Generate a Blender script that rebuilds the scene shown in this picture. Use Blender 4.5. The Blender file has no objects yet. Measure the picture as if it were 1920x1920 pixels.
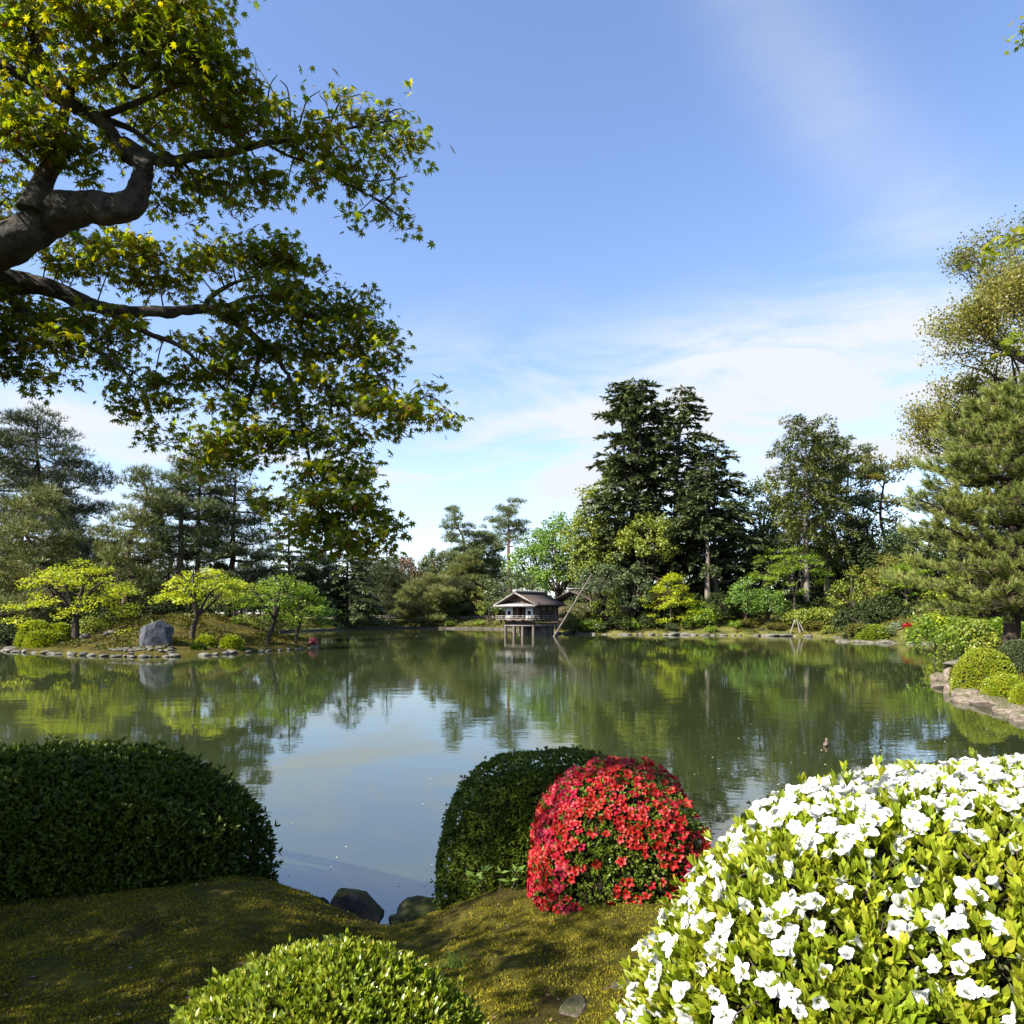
import bpy, bmesh, math, random
import numpy as np
from mathutils import Vector, Matrix

# ------------------------------------------------------------------ camera, sky, sun, exposure
scene = bpy.context.scene
COL = scene.collection
EYE, FOC, HORIZON = 2.6, 1300.0, 1150.0          # metres, pixels of the 1920 px photograph
cam_data = bpy.data.cameras.new('camera')
cam_data.sensor_width = 36.0
cam_data.lens = 36.0 * FOC / 1920.0
cam_data.shift_y = (HORIZON - 960.0) / 1920.0
cam_data.clip_start, cam_data.clip_end = 0.05, 4000.0
cam = bpy.data.objects.new('camera', cam_data)
cam.location = (0, 0, EYE)
cam.rotation_euler = (math.radians(90), 0, 0)
COL.objects.link(cam)
scene.camera = cam

SUN = Vector((-0.80, -0.50, 0.78)).normalized()   # towards the sun
SUN_EL = math.asin(SUN.z)
SUN_AZ = math.atan2(SUN.x, SUN.y)
sun_data = bpy.data.lights.new('sun', 'SUN')
sun_data.energy = 5.0
sun_data.angle = math.radians(0.5)
sun_data.color = (1.0, 0.94, 0.84)
sun = bpy.data.objects.new('sun', sun_data)
sun.rotation_euler = SUN.to_track_quat('Z', 'Y').to_euler()
sun.location = (-20, -10, 30)
COL.objects.link(sun)
scene.view_settings.view_transform = 'Standard'
scene.view_settings.look = 'None'
scene.view_settings.exposure = 1.5
scene.view_settings.gamma = 1.0
scene.cycles.max_bounces = 7
scene.cycles.diffuse_bounces = 3
scene.cycles.glossy_bounces = 3
scene.cycles.transmission_bounces = 4
scene.cycles.caustics_reflective = False
scene.cycles.caustics_refractive = False


class NT:
    """a little node-tree writer"""
    def __init__(s, tree):
        s.t = tree
        s.t.nodes.clear()

    def n(s, typ, ins=None, **kw):
        nd = s.t.nodes.new(typ)
        for k, v in kw.items():
            setattr(nd, k, v)
        if ins:
            for k, v in ins.items():
                s.set(nd.inputs[k], v)
        return nd

    def set(s, inp, v):
        if isinstance(v, bpy.types.NodeSocket):
            s.t.links.new(v, inp)
        elif v is not None:
            inp.default_value = v

    def m(s, op, a, b=None, c=None, clamp=False):
        nd = s.n('ShaderNodeMath', operation=op, use_clamp=clamp)
        for i, v in enumerate((a, b, c)):
            s.set(nd.inputs[i], v)
        return nd.outputs[0]

    def ramp(s, fac, stops):
        nd = s.n('ShaderNodeValToRGB')
        s.set(nd.inputs[0], fac)
        cr = nd.color_ramp
        while len(cr.elements) < len(stops):
            cr.elements.new(0.5)
        for e, (p, c) in zip(cr.elements, stops):
            e.position = p
            e.color = (*c, 1) if len(c) == 3 else c
        return nd.outputs[0]

    def mix(s, fac, a, b, mode='MIX'):
        nd = s.n('ShaderNodeMix', data_type='RGBA', blend_type=mode)
        s.set(nd.inputs[0], fac)
        for i, v in ((6, a), (7, b)):
            s.set(nd.inputs[i], (*v, 1) if isinstance(v, tuple) and len(v) == 3 else v)
        return nd.outputs[2]

    def noise(s, vec, scale, detail=3, rough=0.55, dist=0.0):
        nd = s.n('ShaderNodeTexNoise', {'Scale': scale, 'Detail': detail, 'Roughness': rough, 'Distortion': dist})
        s.set(nd.inputs['Vector'], vec)
        return nd.outputs['Fac']


def build_world():
    w = bpy.data.worlds.new('World')
    scene.world = w
    w.use_nodes = True
    t = NT(w.node_tree)
    sky = t.n('ShaderNodeTexSky', sky_type='NISHITA', sun_disc=False)
    sky.sun_elevation = SUN_EL
    sky.sun_rotation = SUN_AZ
    sky.altitude = 50
    sky.air_density = 1.0
    sky.dust_density = 0.3
    sky.ozone_density = 1.6
    d = t.n('ShaderNodeTexCoord').outputs['Generated']
    nrm = t.n('ShaderNodeVectorMath', {0: d}, operation='NORMALIZE').outputs[0]
    sp = t.n('ShaderNodeSeparateXYZ', {0: nrm})
    x, y, z = sp.outputs
    az = t.m('ARCTAN2', x, y)
    el = t.m('ARCSINE', z)
    cv = t.n('ShaderNodeCombineXYZ', {0: t.m('MULTIPLY', az, 1.4), 1: t.m('MULTIPLY', el, 5.0), 2: 1.7}).outputs[0]
    n1 = t.noise(cv, 2.3, 8, 0.56, 0.9)
    cv2 = t.n('ShaderNodeCombineXYZ', {0: t.m('MULTIPLY', az, 2.0), 1: t.m('MULTIPLY', el, 6.0), 2: 8.3}).outputs[0]
    n2 = t.noise(cv2, 5.0, 6, 0.6, 0.9)

    def blob(px, py, rx, ry, amp, tilt=0.0):
        a0 = math.atan2(px - 960, FOC)
        e0 = math.atan2((HORIZON - py) * math.cos(a0), FOC)
        da, de = t.m('SUBTRACT', az, a0), t.m('SUBTRACT', el, e0)
        if tilt:
            c_, s_ = math.cos(tilt), math.sin(tilt)
            da, de = (t.m('ADD', t.m('MULTIPLY', da, c_), t.m('MULTIPLY', de, s_)),
                      t.m('SUBTRACT', t.m('MULTIPLY', de, c_), t.m('MULTIPLY', da, s_)))
        q = t.m('ADD', t.m('POWER', t.m('ABSOLUTE', t.m('DIVIDE', da, rx / FOC)), 2.0),
                t.m('POWER', t.m('ABSOLUTE', t.m('DIVIDE', de, ry / FOC)), 2.0))
        return t.m('MULTIPLY', t.m('EXPONENT', t.m('MULTIPLY', q, -1.0)), amp)
    total = None
    for b in CLOUD_BLOBS:
        v = blob(*b)
        total = v if total is None else t.m('ADD', total, v)
    dens = t.m('ADD', t.m('MULTIPLY', total, t.m('ADD', t.m('MULTIPLY', n1, 4.6), -1.70)),
               t.m('MULTIPLY', t.m('MULTIPLY', total, 0.6), t.m('SUBTRACT', n2, 0.45)))
    veil = t.m('MULTIPLY', blob(1560, 210, 520, 78, 0.30, -0.86), t.m('ADD', t.m('MULTIPLY', n1, 1.2), 0.2))
    low = t.m('MULTIPLY', t.m('EXPONENT', t.m('MULTIPLY', t.m('POWER', t.m('ABSOLUTE', t.m('DIVIDE', el, 0.24)), 2.0), -1.0)), 0.42)
    dens = t.m('MAXIMUM', dens, low)
    dens = t.m('ADD', dens, veil, clamp=True)
    col = t.mix(dens, t.mix(1.0, sky.outputs[0], SKY_TINT, 'MULTIPLY'), CLOUD_COL)
    bg = t.n('ShaderNodeBackground', {'Color': col, 'Strength': SKY_STRENGTH})
    out = t.n('ShaderNodeOutputWorld')
    t.t.links.new(bg.outputs[0], out.inputs[0])


SKY_STRENGTH = 0.09
SKY_TINT = (1.08, 1.08, 1.2)
CLOUD_COL = (3.5, 3.68, 3.95)
CLOUD_BLOBS = [  # px, py, rx, ry, amount
    (1640, 620, 260, 85, 0.95), (1430, 740, 300, 90, 0.85), (1000, 790, 380, 120, 0.95), (760, 890, 420, 60, 0.62),
    (120, 860, 330, 70, 0.42), (60, 760, 260, 28, 0.45), (1250, 900, 500, 60, 0.5), (500, 900, 300, 90, 0.45),
    (2300, 700, 500, 140, 0.9), (-700, 800, 600, 120, 0.4),
]
build_world()

# ------------------------------------------------------------------ helpers


def X(px, Y):
    return (px - 960.0) / FOC * Y


def Z(py, Y):
    return EYE - (py - HORIZON) / FOC * Y


def P(px, py, Y):
    return np.array((X(px, Y), Y, Z(py, Y)))


def smooth(a, b, x):
    t = np.clip((np.asarray(x, float) - a) / (b - a), 0, 1)
    return t * t * (3 - 2 * t)


def vnoise(p, seed=0):
    """value noise, p (N,3) -> (N,) in 0..1"""
    p = np.asarray(p, float)
    i = np.floor(p).astype(np.int64)
    f = p - i
    f = f * f * (3 - 2 * f)
    r = np.zeros(len(p))
    for dx in (0, 1):
        for dy in (0, 1):
            for dz in (0, 1):
                h = (i[:, 0] + dx) * 374761393 + (i[:, 1] + dy) * 668265263 + (i[:, 2] + dz) * 2147483647 + seed * 974634777
                h = (h ^ (h >> 13)) * 1274126177
                h = h ^ (h >> 16)
                v = (h & 0xFFFF) / 65535.0
                w = (f[:, 0] if dx else 1 - f[:, 0]) * (f[:, 1] if dy else 1 - f[:, 1]) * (f[:, 2] if dz else 1 - f[:, 2])
                r += v * w
    return r


def fbm(p, octs=4, seed=0):
    p = np.asarray(p, float)
    r, a, s = np.zeros(len(p)), 0.5, 0.0
    for k in range(octs):
        r += a * vnoise(p * (2.03 ** k) + 17.3 * k, seed + k)
        s += a
        a *= 0.5
    return r / s


def unit(v):
    return v / np.maximum(np.linalg.norm(v, axis=-1, keepdims=True), 1e-9)


class Acc:
    """collects vertices and faces, then becomes ONE mesh"""
    def __init__(s):
        s.v, s.f, s.n = [], [], 0

    def add(s, v, f, mi=0):
        v = np.asarray(v, np.float32).reshape(-1, 3)
        if len(v) == 0:
            return s
        groups = {}
        if isinstance(f, np.ndarray):
            groups[f.shape[1]] = f
        else:
            for q in f:
                groups.setdefault(len(q), []).append(q)
        for k, q in groups.items():
            s.f.append((np.asarray(q, np.int64).reshape(-1, k) + s.n, mi))
        s.v.append(v)
        s.n += len(v)
        return s

    def box(s, x0, x1, y0, y1, z0, z1, mi=0):
        v = [(x, y, z) for z in (z0, z1) for y in (y0, y1) for x in (x0, x1)]
        return s.add(v, [(0, 2, 3, 1), (4, 5, 7, 6), (0, 1, 5, 4), (2, 6, 7, 3), (0, 4, 6, 2), (1, 3, 7, 5)], mi)

    def mesh(s, name, smooth_=False):
        me = bpy.data.meshes.new(name)
        v = np.concatenate(s.v)
        me.vertices.add(len(v))
        me.vertices.foreach_set('co', v.ravel())
        nl = sum(q.size for q, _ in s.f)
        nf = sum(len(q) for q, _ in s.f)
        loops = np.concatenate([q.ravel() for q, _ in s.f]).astype(np.int32)
        tot = np.concatenate([np.full(len(q), q.shape[1], np.int32) for q, _ in s.f])
        start = np.concatenate([[0], np.cumsum(tot)[:-1]]).astype(np.int32)
        me.loops.add(nl)
        me.loops.foreach_set('vertex_index', loops)
        me.polygons.add(nf)
        me.polygons.foreach_set('loop_start', start)
        try:
            me.polygons.foreach_set('loop_total', tot)
        except Exception:
            pass
        mi = np.concatenate([np.full(len(q), m, np.int32) for q, m in s.f])
        if mi.any():
            me.polygons.foreach_set('material_index', mi)
        if smooth_:
            me.polygons.foreach_set('use_smooth', np.ones(nf, bool))
        me.update(calc_edges=True)
        return me


def tag(o, label=None, cat=None, group=None, kind=None):
    for k, v in (('label', label), ('category', cat), ('group', group), ('kind', kind)):
        if v:
            o[k] = v
    return o


def link(name, data, mat=None, parent=None, loc=None):
    o = bpy.data.objects.new(name, data)
    if mat is not None and data is not None and len(data.materials) == 0:
        for m in (mat if isinstance(mat, (list, tuple)) else [mat]):
            data.materials.append(m)
    if parent is not None:
        o.parent = parent
    if loc is not None:
        o.location = tuple(float(c) for c in loc)
    COL.objects.link(o)
    return o


def thing(name, label, cat, loc=(0, 0, 0), rz=0.0, group=None):
    o = bpy.data.objects.new(name, None)
    o.empty_display_size = 0.2
    o.location = tuple(float(c) for c in loc)
    o.rotation_euler = (0, 0, rz)
    COL.objects.link(o)
    return tag(o, label, cat, group)


def copy_tree(root, loc, rz=0.0, scale=1.0, label=None, group=None):
    r = root.copy()
    COL.objects.link(r)
    r.location = tuple(float(c) for c in loc)
    r.rotation_euler = (0, 0, rz)
    r.scale = (scale,) * 3 if not isinstance(scale, (tuple, list)) else scale
    tag(r, label, None, group)
    for ch in list(root.children):
        c = ch.copy()
        COL.objects.link(c)
        c.parent = r
        for g in ch.children:
            d = g.copy()
            COL.objects.link(d)
            d.parent = c
    return r


def tube(acc, pts, rad, sides=7, cap=True, mi=0):
    pts = np.asarray(pts, float)
    n = len(pts)
    rad = np.broadcast_to(np.asarray(rad, float), (n,))
    tan = np.gradient(pts, axis=0)
    tan = unit(tan)
    ref = np.array((0, 0, 1.0)) if abs(tan[0, 2]) < 0.9 else np.array((1.0, 0, 0))
    a = unit(np.cross(tan[0], ref))
    fr = []
    for i in range(n):
        a = unit(a - tan[i] * np.dot(a, tan[i]))
        fr.append((a, np.cross(tan[i], a)))
    th = np.linspace(0, 2 * np.pi, sides, endpoint=False)
    v = np.concatenate([pts[i] + rad[i] * (np.cos(th)[:, None] * fr[i][0] + np.sin(th)[:, None] * fr[i][1]) for i in range(n)])
    k = np.arange(sides)
    f = np.concatenate([np.stack([i * sides + k, i * sides + (k + 1) % sides, (i + 1) * sides + (k + 1) % sides, (i + 1) * sides + k], 1)
                        for i in range(n - 1)])
    acc.add(v, f, mi)
    if cap:
        for i, rev in ((0, True), (n - 1, False)):
            ring = v[i * sides:(i + 1) * sides]
            acc.add(ring, [tuple(range(sides))[::-1] if rev else tuple(range(sides))], mi)


def spline(pts, n=16, rad=None):
    """Catmull-Rom through pts (and radii)"""
    p = np.asarray(pts, float)
    if rad is not None:
        p = np.concatenate([p, np.asarray(rad, float)[:, None]], 1)
    e = np.concatenate([[2 * p[0] - p[1]], p, [2 * p[-1] - p[-2]]])
    t = np.linspace(0, len(p) - 1 - 1e-6, n)
    i = t.astype(int)
    u = (t - i)[:, None]
    a, b, c, d = e[i], e[i + 1], e[i + 2], e[i + 3]
    r = 0.5 * (2 * b + (c - a) * u + (2 * a - 5 * b + 4 * c - d) * u ** 2 + (3 * b - a - 3 * c + d) * u ** 3)
    return (r[:, :3], np.maximum(r[:, 3], 0.0005)) if rad is not None else r


# leaf shapes: x runs along the leaf, y across it, z is its normal
L_DIAMOND = (np.array([(0, 0, 0), (.45, .26, .03), (1, 0, -.04), (.45, -.26, .03)]), np.array([(0, 1, 2, 3)]))
L_WIDE = (np.array([(0, 0, 0), (.5, .42, .05), (1, 0, -.08), (.5, -.42, .05)]), np.array([(0, 1, 2, 3)]))
L_NEEDLE = (np.array([(0, .06, 0), (0, -.06, 0), (1, -.02, 0), (1, .02, 0)]), np.array([(0, 1, 2, 3)]))
L_SPRAY = (np.array([(0, .05, 0), (0, -.05, 0), (.55, -.16, -.02), (1, 0, -.10), (.55, .16, -.02)]), np.array([(0, 1, 2, 3, 4)]))
L_OVAL = (np.array([(0, 0, 0), (.3, .15, .035), (.68, .16, .02), (1, 0, -.09), (.68, -.16, .02), (.3, -.15, .035), (.34, 0, -.02), (.7, 0, -.03)]),
          np.array([(0, 6, 1, 1), (0, 5, 6, 6), (1, 6, 7, 2), (6, 5, 4, 7), (2, 7, 3, 3), (7, 4, 3, 3)]))
L_OVAL = (L_OVAL[0], [(0, 6, 1), (0, 5, 6), (2, 7, 3), (7, 4, 3), (1, 6, 7, 2), (6, 5, 4, 7)])


def palmate():
    v, f = [(0, 0, 0.0)], []
    for ang, ln in ((0, 1.0), (36, .93), (-36, .93), (74, .74), (-74, .74), (118, .42), (-118, .42)):
        a = math.radians(ang)
        d, s = np.array((math.cos(a), math.sin(a))), np.array((-math.sin(a), math.cos(a)))
        k = len(v)
        for along, side, z in ((.42, .15, .02), (1.0, 0, -.16), (.42, -.15, .02)):
            q = d * along * ln + s * side * max(ln, .6)
            v.append((q[0], q[1], z * ln))
        f.append((0, k, k + 1, k + 2))
    return np.array(v), np.array(f)


L_MAPLE = palmate()


def leaves(acc, pos, axis, nrm, size, shape, width=1.0, mi=0):
    """one leaf of the given shape at every position"""
    pos = np.asarray(pos, float)
    if len(pos) == 0:
        return
    tv, tf = shape
    A = unit(np.asarray(axis, float))
    N = np.asarray(nrm, float)
    N = unit(N - A * np.sum(A * N, 1, keepdims=True) + 1e-6)
    B = np.cross(N, A)
    S = np.broadcast_to(np.asarray(size, float), (len(pos),))[:, None, None]
    W = np.broadcast_to(np.asarray(width, float), (len(pos),))[:, None, None]
    V = pos[:, None, :] + S * (tv[None, :, 0:1] * A[:, None, :] + W * tv[None, :, 1:2] * B[:, None, :] + tv[None, :, 2:3] * N[:, None, :])
    k = len(tv)
    off = (np.arange(len(pos)) * k)[:, None, None]
    groups = {}
    for q in (tf.tolist() if isinstance(tf, np.ndarray) else tf):
        groups.setdefault(len(q), []).append(q)
    base = acc.n
    acc.v.append(V.reshape(-1, 3).astype(np.float32))
    acc.n += len(pos) * k
    for m, q in groups.items():
        F = (np.asarray(q)[None] + off).reshape(-1, m) + base
        acc.f.append((F, mi))


def rdir(rng, n):
    return unit(rng.normal(size=(n, 3)))


# ------------------------------------------------------------------ materials


def mat_new(name):
    m = bpy.data.materials.new(name)
    m.use_nodes = True
    return m, NT(m.node_tree)


def leaf_mat(name, cols, trans=0.35, rough=0.45, spec=0.35, tcol=None, clump=0.8, clump_amt=0.25):
    """leaves: each leaf its own tone, each clump a little lighter or darker, and light through the blade"""
    m, t = mat_new(name)
    r = t.n('ShaderNodeNewGeometry').outputs['Random Per Island']
    k = len(cols)
    base = t.ramp(r, [(i / max(k - 1, 1), c) for i, c in enumerate(cols)])
    oc = t.n('ShaderNodeTexCoord').outputs['Object']
    nz = t.noise(oc, clump, 2)
    v = t.m('ADD', t.m('MULTIPLY', t.m('SUBTRACT', nz, 0.5), clump_amt * 4), 1.0)
    hsv = t.n('ShaderNodeHueSaturation', {'Color': base, 'Value': v, 'Hue': t.m('ADD', t.m('MULTIPLY', t.m('SUBTRACT', nz, 0.5), -0.07), 0.5)}).outputs[0]
    p = t.n('ShaderNodeBsdfPrincipled', {'Base Color': hsv, 'Roughness': rough, 'Specular IOR Level': spec})
    tc = t.mix(1.0, hsv, tcol or (1.15, 1.25, 0.55), 'MULTIPLY')
    tr = t.n('ShaderNodeBsdfTranslucent', {'Color': tc})
    mx = t.n('ShaderNodeMixShader', {0: trans, 1: p.outputs[0], 2: tr.outputs[0]})
    o = t.n('ShaderNodeOutputMaterial')
    t.t.links.new(mx.outputs[0], o.inputs[0])
    return m


def plain_mat(name, stops, scale=6.0, rough=0.8, spec=0.3, bump=0.0, detail=5, stretch=(1, 1, 1), bump_scale=None, dist=0.02, coord='Object'):
    m, t = mat_new(name)
    tc = t.n('ShaderNodeTexCoord').outputs[coord]
    mp = t.n('ShaderNodeMapping', {'Vector': tc, 'Scale': stretch}).outputs[0]
    nz = t.noise(mp, scale, detail, 0.6)
    c = t.ramp(nz, stops)
    p = t.n('ShaderNodeBsdfPrincipled', {'Base Color': c, 'Roughness': rough, 'Specular IOR Level': spec})
    if bump:
        b = t.n('ShaderNodeBump', {'Strength': bump, 'Distance': dist, 'Height': t.noise(mp, bump_scale or scale * 3, 6, 0.65)})
        t.t.links.new(b.outputs[0], p.inputs['Normal'])
    o = t.n('ShaderNodeOutputMaterial')
    t.t.links.new(p.outputs[0], o.inputs[0])
    return m


def rock_mat(name, a, b, moss=None, moss_at=0.6, scale=3.0):
    m, t = mat_new(name)
    oc = t.n('ShaderNodeTexCoord').outputs['Object']
    nz = t.noise(oc, scale, 8, 0.65, 0.4)
    c = t.ramp(nz, [(0.32, a), (0.68, b)])
    if moss:
        up = t.n('ShaderNodeSeparateXYZ', {0: t.n('ShaderNodeNewGeometry').outputs['Normal']}).outputs[2]
        k = t.m('ADD', up, t.m('MULTIPLY', t.m('SUBTRACT', t.noise(oc, scale * 1.7, 5), 0.5), 1.1))
        k = t.ramp(k, [(moss_at - 0.08, (0, 0, 0)), (moss_at + 0.08, (1, 1, 1))])
        c = t.mix(k, c, moss)
    p = t.n('ShaderNodeBsdfPrincipled', {'Base Color': c, 'Roughness': 0.85, 'Specular IOR Level': 0.25})
    bp = t.n('ShaderNodeBump', {'Strength': 0.7, 'Distance': 0.04, 'Height': t.noise(oc, scale * 4, 8, 0.7)})
    t.t.links.new(bp.outputs[0], p.inputs['Normal'])
    o = t.n('ShaderNodeOutputMaterial')
    t.t.links.new(p.outputs[0], o.inputs[0])
    return m


M = {}
# Japanese maple (near), far lime maples
M['maple_leaf'] = leaf_mat('maple leaves', [(.06, .10, .011), (.14, .175, .014), (.075, .12, .013), (.22, .21, .014), (.09, .09, .014)], trans=.58, clump=.9, tcol=(2.2, 2.15, .4))
M['maple_seed'] = leaf_mat('maple seed wings', [(.22, .035, .04), (.14, .03, .025), (.28, .07, .05)], trans=.4, tcol=(1.5, 1, 1))
M['lime_leaf'] = leaf_mat('lime maple leaves', [(.33, .38, .018), (.42, .45, .025), (.25, .32, .02)], trans=.42, clump=.5, tcol=(1.3, 1.3, .5))
M['maple_green'] = leaf_mat('green maple leaves', [(.15, .23, .02), (.21, .29, .022), (.11, .18, .018)], trans=.4, clump=.5, tcol=(1.3, 1.4, .5))
M['camphor_leaf'] = leaf_mat('yellow green leaves', [(.17, .21, .028), (.25, .265, .03), (.10, .145, .02)], trans=.3, clump=.35)
M['bright_leaf'] = leaf_mat('bright green leaves', [(.12, .205, .032), (.175, .27, .04), (.085, .155, .028)], trans=.35, clump=.35)
M['grey_leaf'] = leaf_mat('grey green leaves', [(.07, .095, .036), (.105, .135, .052), (.05, .07, .028)], trans=.2, clump=.5, spec=.2)
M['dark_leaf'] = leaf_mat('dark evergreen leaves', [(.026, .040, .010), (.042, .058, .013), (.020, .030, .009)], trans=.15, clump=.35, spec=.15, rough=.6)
M['olive_leaf'] = leaf_mat('olive new leaves', [(.18, .185, .030), (.23, .21, .035), (.14, .155, .028), (.22, .165, .04)], trans=.4, clump=.3)
M['rust_leaf'] = leaf_mat('rust brown leaves', [(.14, .07, .035), (.17, .09, .04), (.10, .06, .03)], trans=.3, clump=.4)
M['pine_olive'] = leaf_mat('olive pine needles', [(.125, .14, .036), (.175, .178, .046), (.09, .112, .03)], trans=.12, clump=.5, spec=.25, tcol=(1.1, 1.15, .7))  # needle colour lifted in place of distance haze
M['pine_dark'] = leaf_mat('dark pine needles', [(.046, .060, .020), (.068, .082, .026), (.033, .044, .016)], trans=.1, clump=.4, spec=.25, tcol=(1.1, 1.15, .7))
M['pine_mid'] = leaf_mat('green pine needles', [(.09, .12, .038), (.13, .155, .048), (.065, .092, .03)], trans=.12, clump=.5, spec=.25, tcol=(1.1, 1.15, .7))  # lightened too, standing in for haze over distance
M['pine_near'] = leaf_mat('long green pine needles', [(.15, .19, .036), (.22, .255, .048), (.11, .145, .032), (.27, .265, .065)], trans=.15, clump=.6, spec=.3, tcol=(1.1, 1.15, .7))
M['fir'] = leaf_mat('fir needles', [(.075, .10, .040), (.115, .14, .052), (.052, .074, .032)], trans=.12, clump=.5, spec=.3, tcol=(1.1, 1.15, .7))
M['cedar'] = leaf_mat('cedar sprays', [(.085, .105, .024), (.125, .14, .032), (.06, .078, .02)], trans=.1, clump=.5, spec=.25, tcol=(1.1, 1.1, .7))
# clipped shrubs
M['hedge_dark'] = leaf_mat('dark azalea leaves', [(.050, .080, .007), (.080, .115, .009), (.034, .056, .005)], trans=.22, rough=.5, spec=.25, clump=2.0)
M['hedge_olive'] = leaf_mat('sunny azalea leaves', [(.16, .21, .016), (.22, .27, .02), (.11, .155, .013)], trans=.32, rough=.4, spec=.45, clump=2.0)
M['azalea_new'] = leaf_mat('new azalea leaves', [(.25, .30, .018), (.32, .37, .025), (.19, .25, .015), (.34, .33, .03)], trans=.38, rough=.35, spec=.5, clump=5, clump_amt=.12, tcol=(1.25, 1.25, .5))
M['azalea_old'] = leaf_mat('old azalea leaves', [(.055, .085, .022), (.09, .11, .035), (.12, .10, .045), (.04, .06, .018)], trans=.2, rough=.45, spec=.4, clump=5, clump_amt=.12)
M['near_leaf'] = leaf_mat('small glossy azalea leaves', [(.19, .24, .016), (.27, .31, .02), (.13, .19, .014), (.29, .26, .03)], trans=.32, rough=.28, spec=.6, clump=5, clump_amt=.12)
M['red_leaf'] = leaf_mat('azalea leaves among the red', [(.10, .15, .015), (.16, .21, .02), (.06, .095, .012)], trans=.3, rough=.4, spec=.45, clump=5, clump_amt=.12)
M['red_flower'] = leaf_mat('red azalea petals', [(.27, .003, .006), (.34, .006, .008), (.19, .002, .006), (.38, .014, .010)], trans=.2, rough=.5, spec=.3, tcol=(1.2, .6, .6), clump=4, clump_amt=.1)
M['white_flower'] = leaf_mat('white azalea petals', [(.56, .57, .55), (.61, .62, .59)], trans=.3, rough=.55, spec=.25, tcol=(1, 1, .96), clump=6, clump_amt=.0)
M['bud'] = leaf_mat('white green buds', [(.46, .50, .30), (.56, .58, .46), (.38, .44, .18)], trans=.3, rough=.5, spec=.3, clump=6, clump_amt=.0)
M['twig'] = plain_mat('twigs', [(.3, (.05, .035, .025)), (.7, (.10, .075, .055))], 40, .85)
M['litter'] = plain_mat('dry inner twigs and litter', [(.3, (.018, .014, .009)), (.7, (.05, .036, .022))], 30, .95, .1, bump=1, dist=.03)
M['bark_grey'] = rock_mat('smooth grey maple bark', (.011, .009, .007), (.115, .10, .086), moss=(.045, .055, .02), moss_at=.80, scale=11)
M['bark_dark'] = plain_mat('dark bark', [(.3, (.025, .019, .014)), (.7, (.07, .052, .04))], 5, .9, .2, bump=.8, stretch=(1, 1, .25))
M['bark_pine'] = plain_mat('reddish pine bark', [(.3, (.06, .038, .028)), (.7, (.15, .10, .075))], 5, .9, .2, bump=.8, stretch=(1, 1, .3))
M['bark_pale'] = plain_mat('pale cedar bark', [(.3, (.10, .08, .065)), (.7, (.22, .19, .16))], 4, .9, .2, bump=.6, stretch=(1, 1, .15))
# stones
M['pile_wood'] = plain_mat('dark wet pile wood', [(.3, (.06, .048, .04)), (.7, (.15, .125, .105))], 3, .85, .2, bump=.4, stretch=(1, 1, .2))
M['rock_pale'] = rock_mat('pale shore stone', (.05, .045, .038), (.20, .178, .15), moss=(.06, .075, .02), moss_at=.95)
M['rock_tan'] = rock_mat('tan shore stone', (.075, .058, .044), (.27, .215, .165), moss=(.07, .075, .022), moss_at=.93, scale=6.0)
M['rock_mossy'] = rock_mat('dark mossy stone', (.035, .033, .03), (.10, .095, .09), moss=(.060, .066, .013), moss_at=.66, scale=10)
M['rock_blue'] = rock_mat('blue grey standing stone', (.016, .018, .023), (.085, .09, .104), scale=2.6)

# ------------------------------------------------------------------ ground, water
POND = np.array([(-70, 30), (-30, 14), (-12, 7.6), (-6, 6.5), (-2.6, 6.15), (-1.5, 5.85), (-.95, 5.62), (-.45, 5.75), (.6, 6.2), (2, 6.8), (4, 7.4),
                 (7, 9.2), (10.3, 12.2), (12.4, 15.6), (13.2, 18.2), (14.2, 21.0), (15.6, 24.0), (16.9, 27.2), (19.5, 30.5), (22.0, 33.5), (25.5, 38),
                 (30.5, 47), (34, 53), (36.0, 58), (33.8, 60.6), (31.2, 62.0), (31.0, 64.5), (35.5, 71.5), (33, 77.5), (29.5, 79.5), (25.8, 81.0), (21.6, 82.4), (17, 83.6), (13, 84.5),
                 (8.5, 86), (5.5, 89), (2.0, 96), (-1.7, 113.0), (-10, 117), (-18.6, 120.5), (-25.0, 113), (-29, 103),
                 (-36, 90), (-43, 78), (-46.5, 66), (-49.5, 58), (-58, 46)], float)
ISLE = np.array([(-36.2, 50.6), (-34.0, 47.0), (-29.2, 44.3), (-24.2, 41.7), (-20.9, 41.2), (-18.7, 43.2), (-16.8, 46.8), (-15.2, 51.5), (-15.4, 55), (-17.5, 60),
                 (-24, 64.5), (-32, 62.5), (-36.5, 56)], float)


def rounded(poly, per=4):
    q = np.concatenate([poly[-2:], poly, poly[:3]])
    out = []
    for i in range(2, len(q) - 3):
        a, b, c, d = q[i - 1], q[i], q[i + 1], q[i + 2]
        for k in range(per):
            u = k / per
            out.append(0.5 * (2 * b + (c - a) * u + (2 * a - 5 * b + 4 * c - d) * u ** 2 + (3 * b - a - 3 * c + d) * u ** 3))
    return np.array(out)


POND_C, ISLE_C = rounded(POND), rounded(ISLE)


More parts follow.
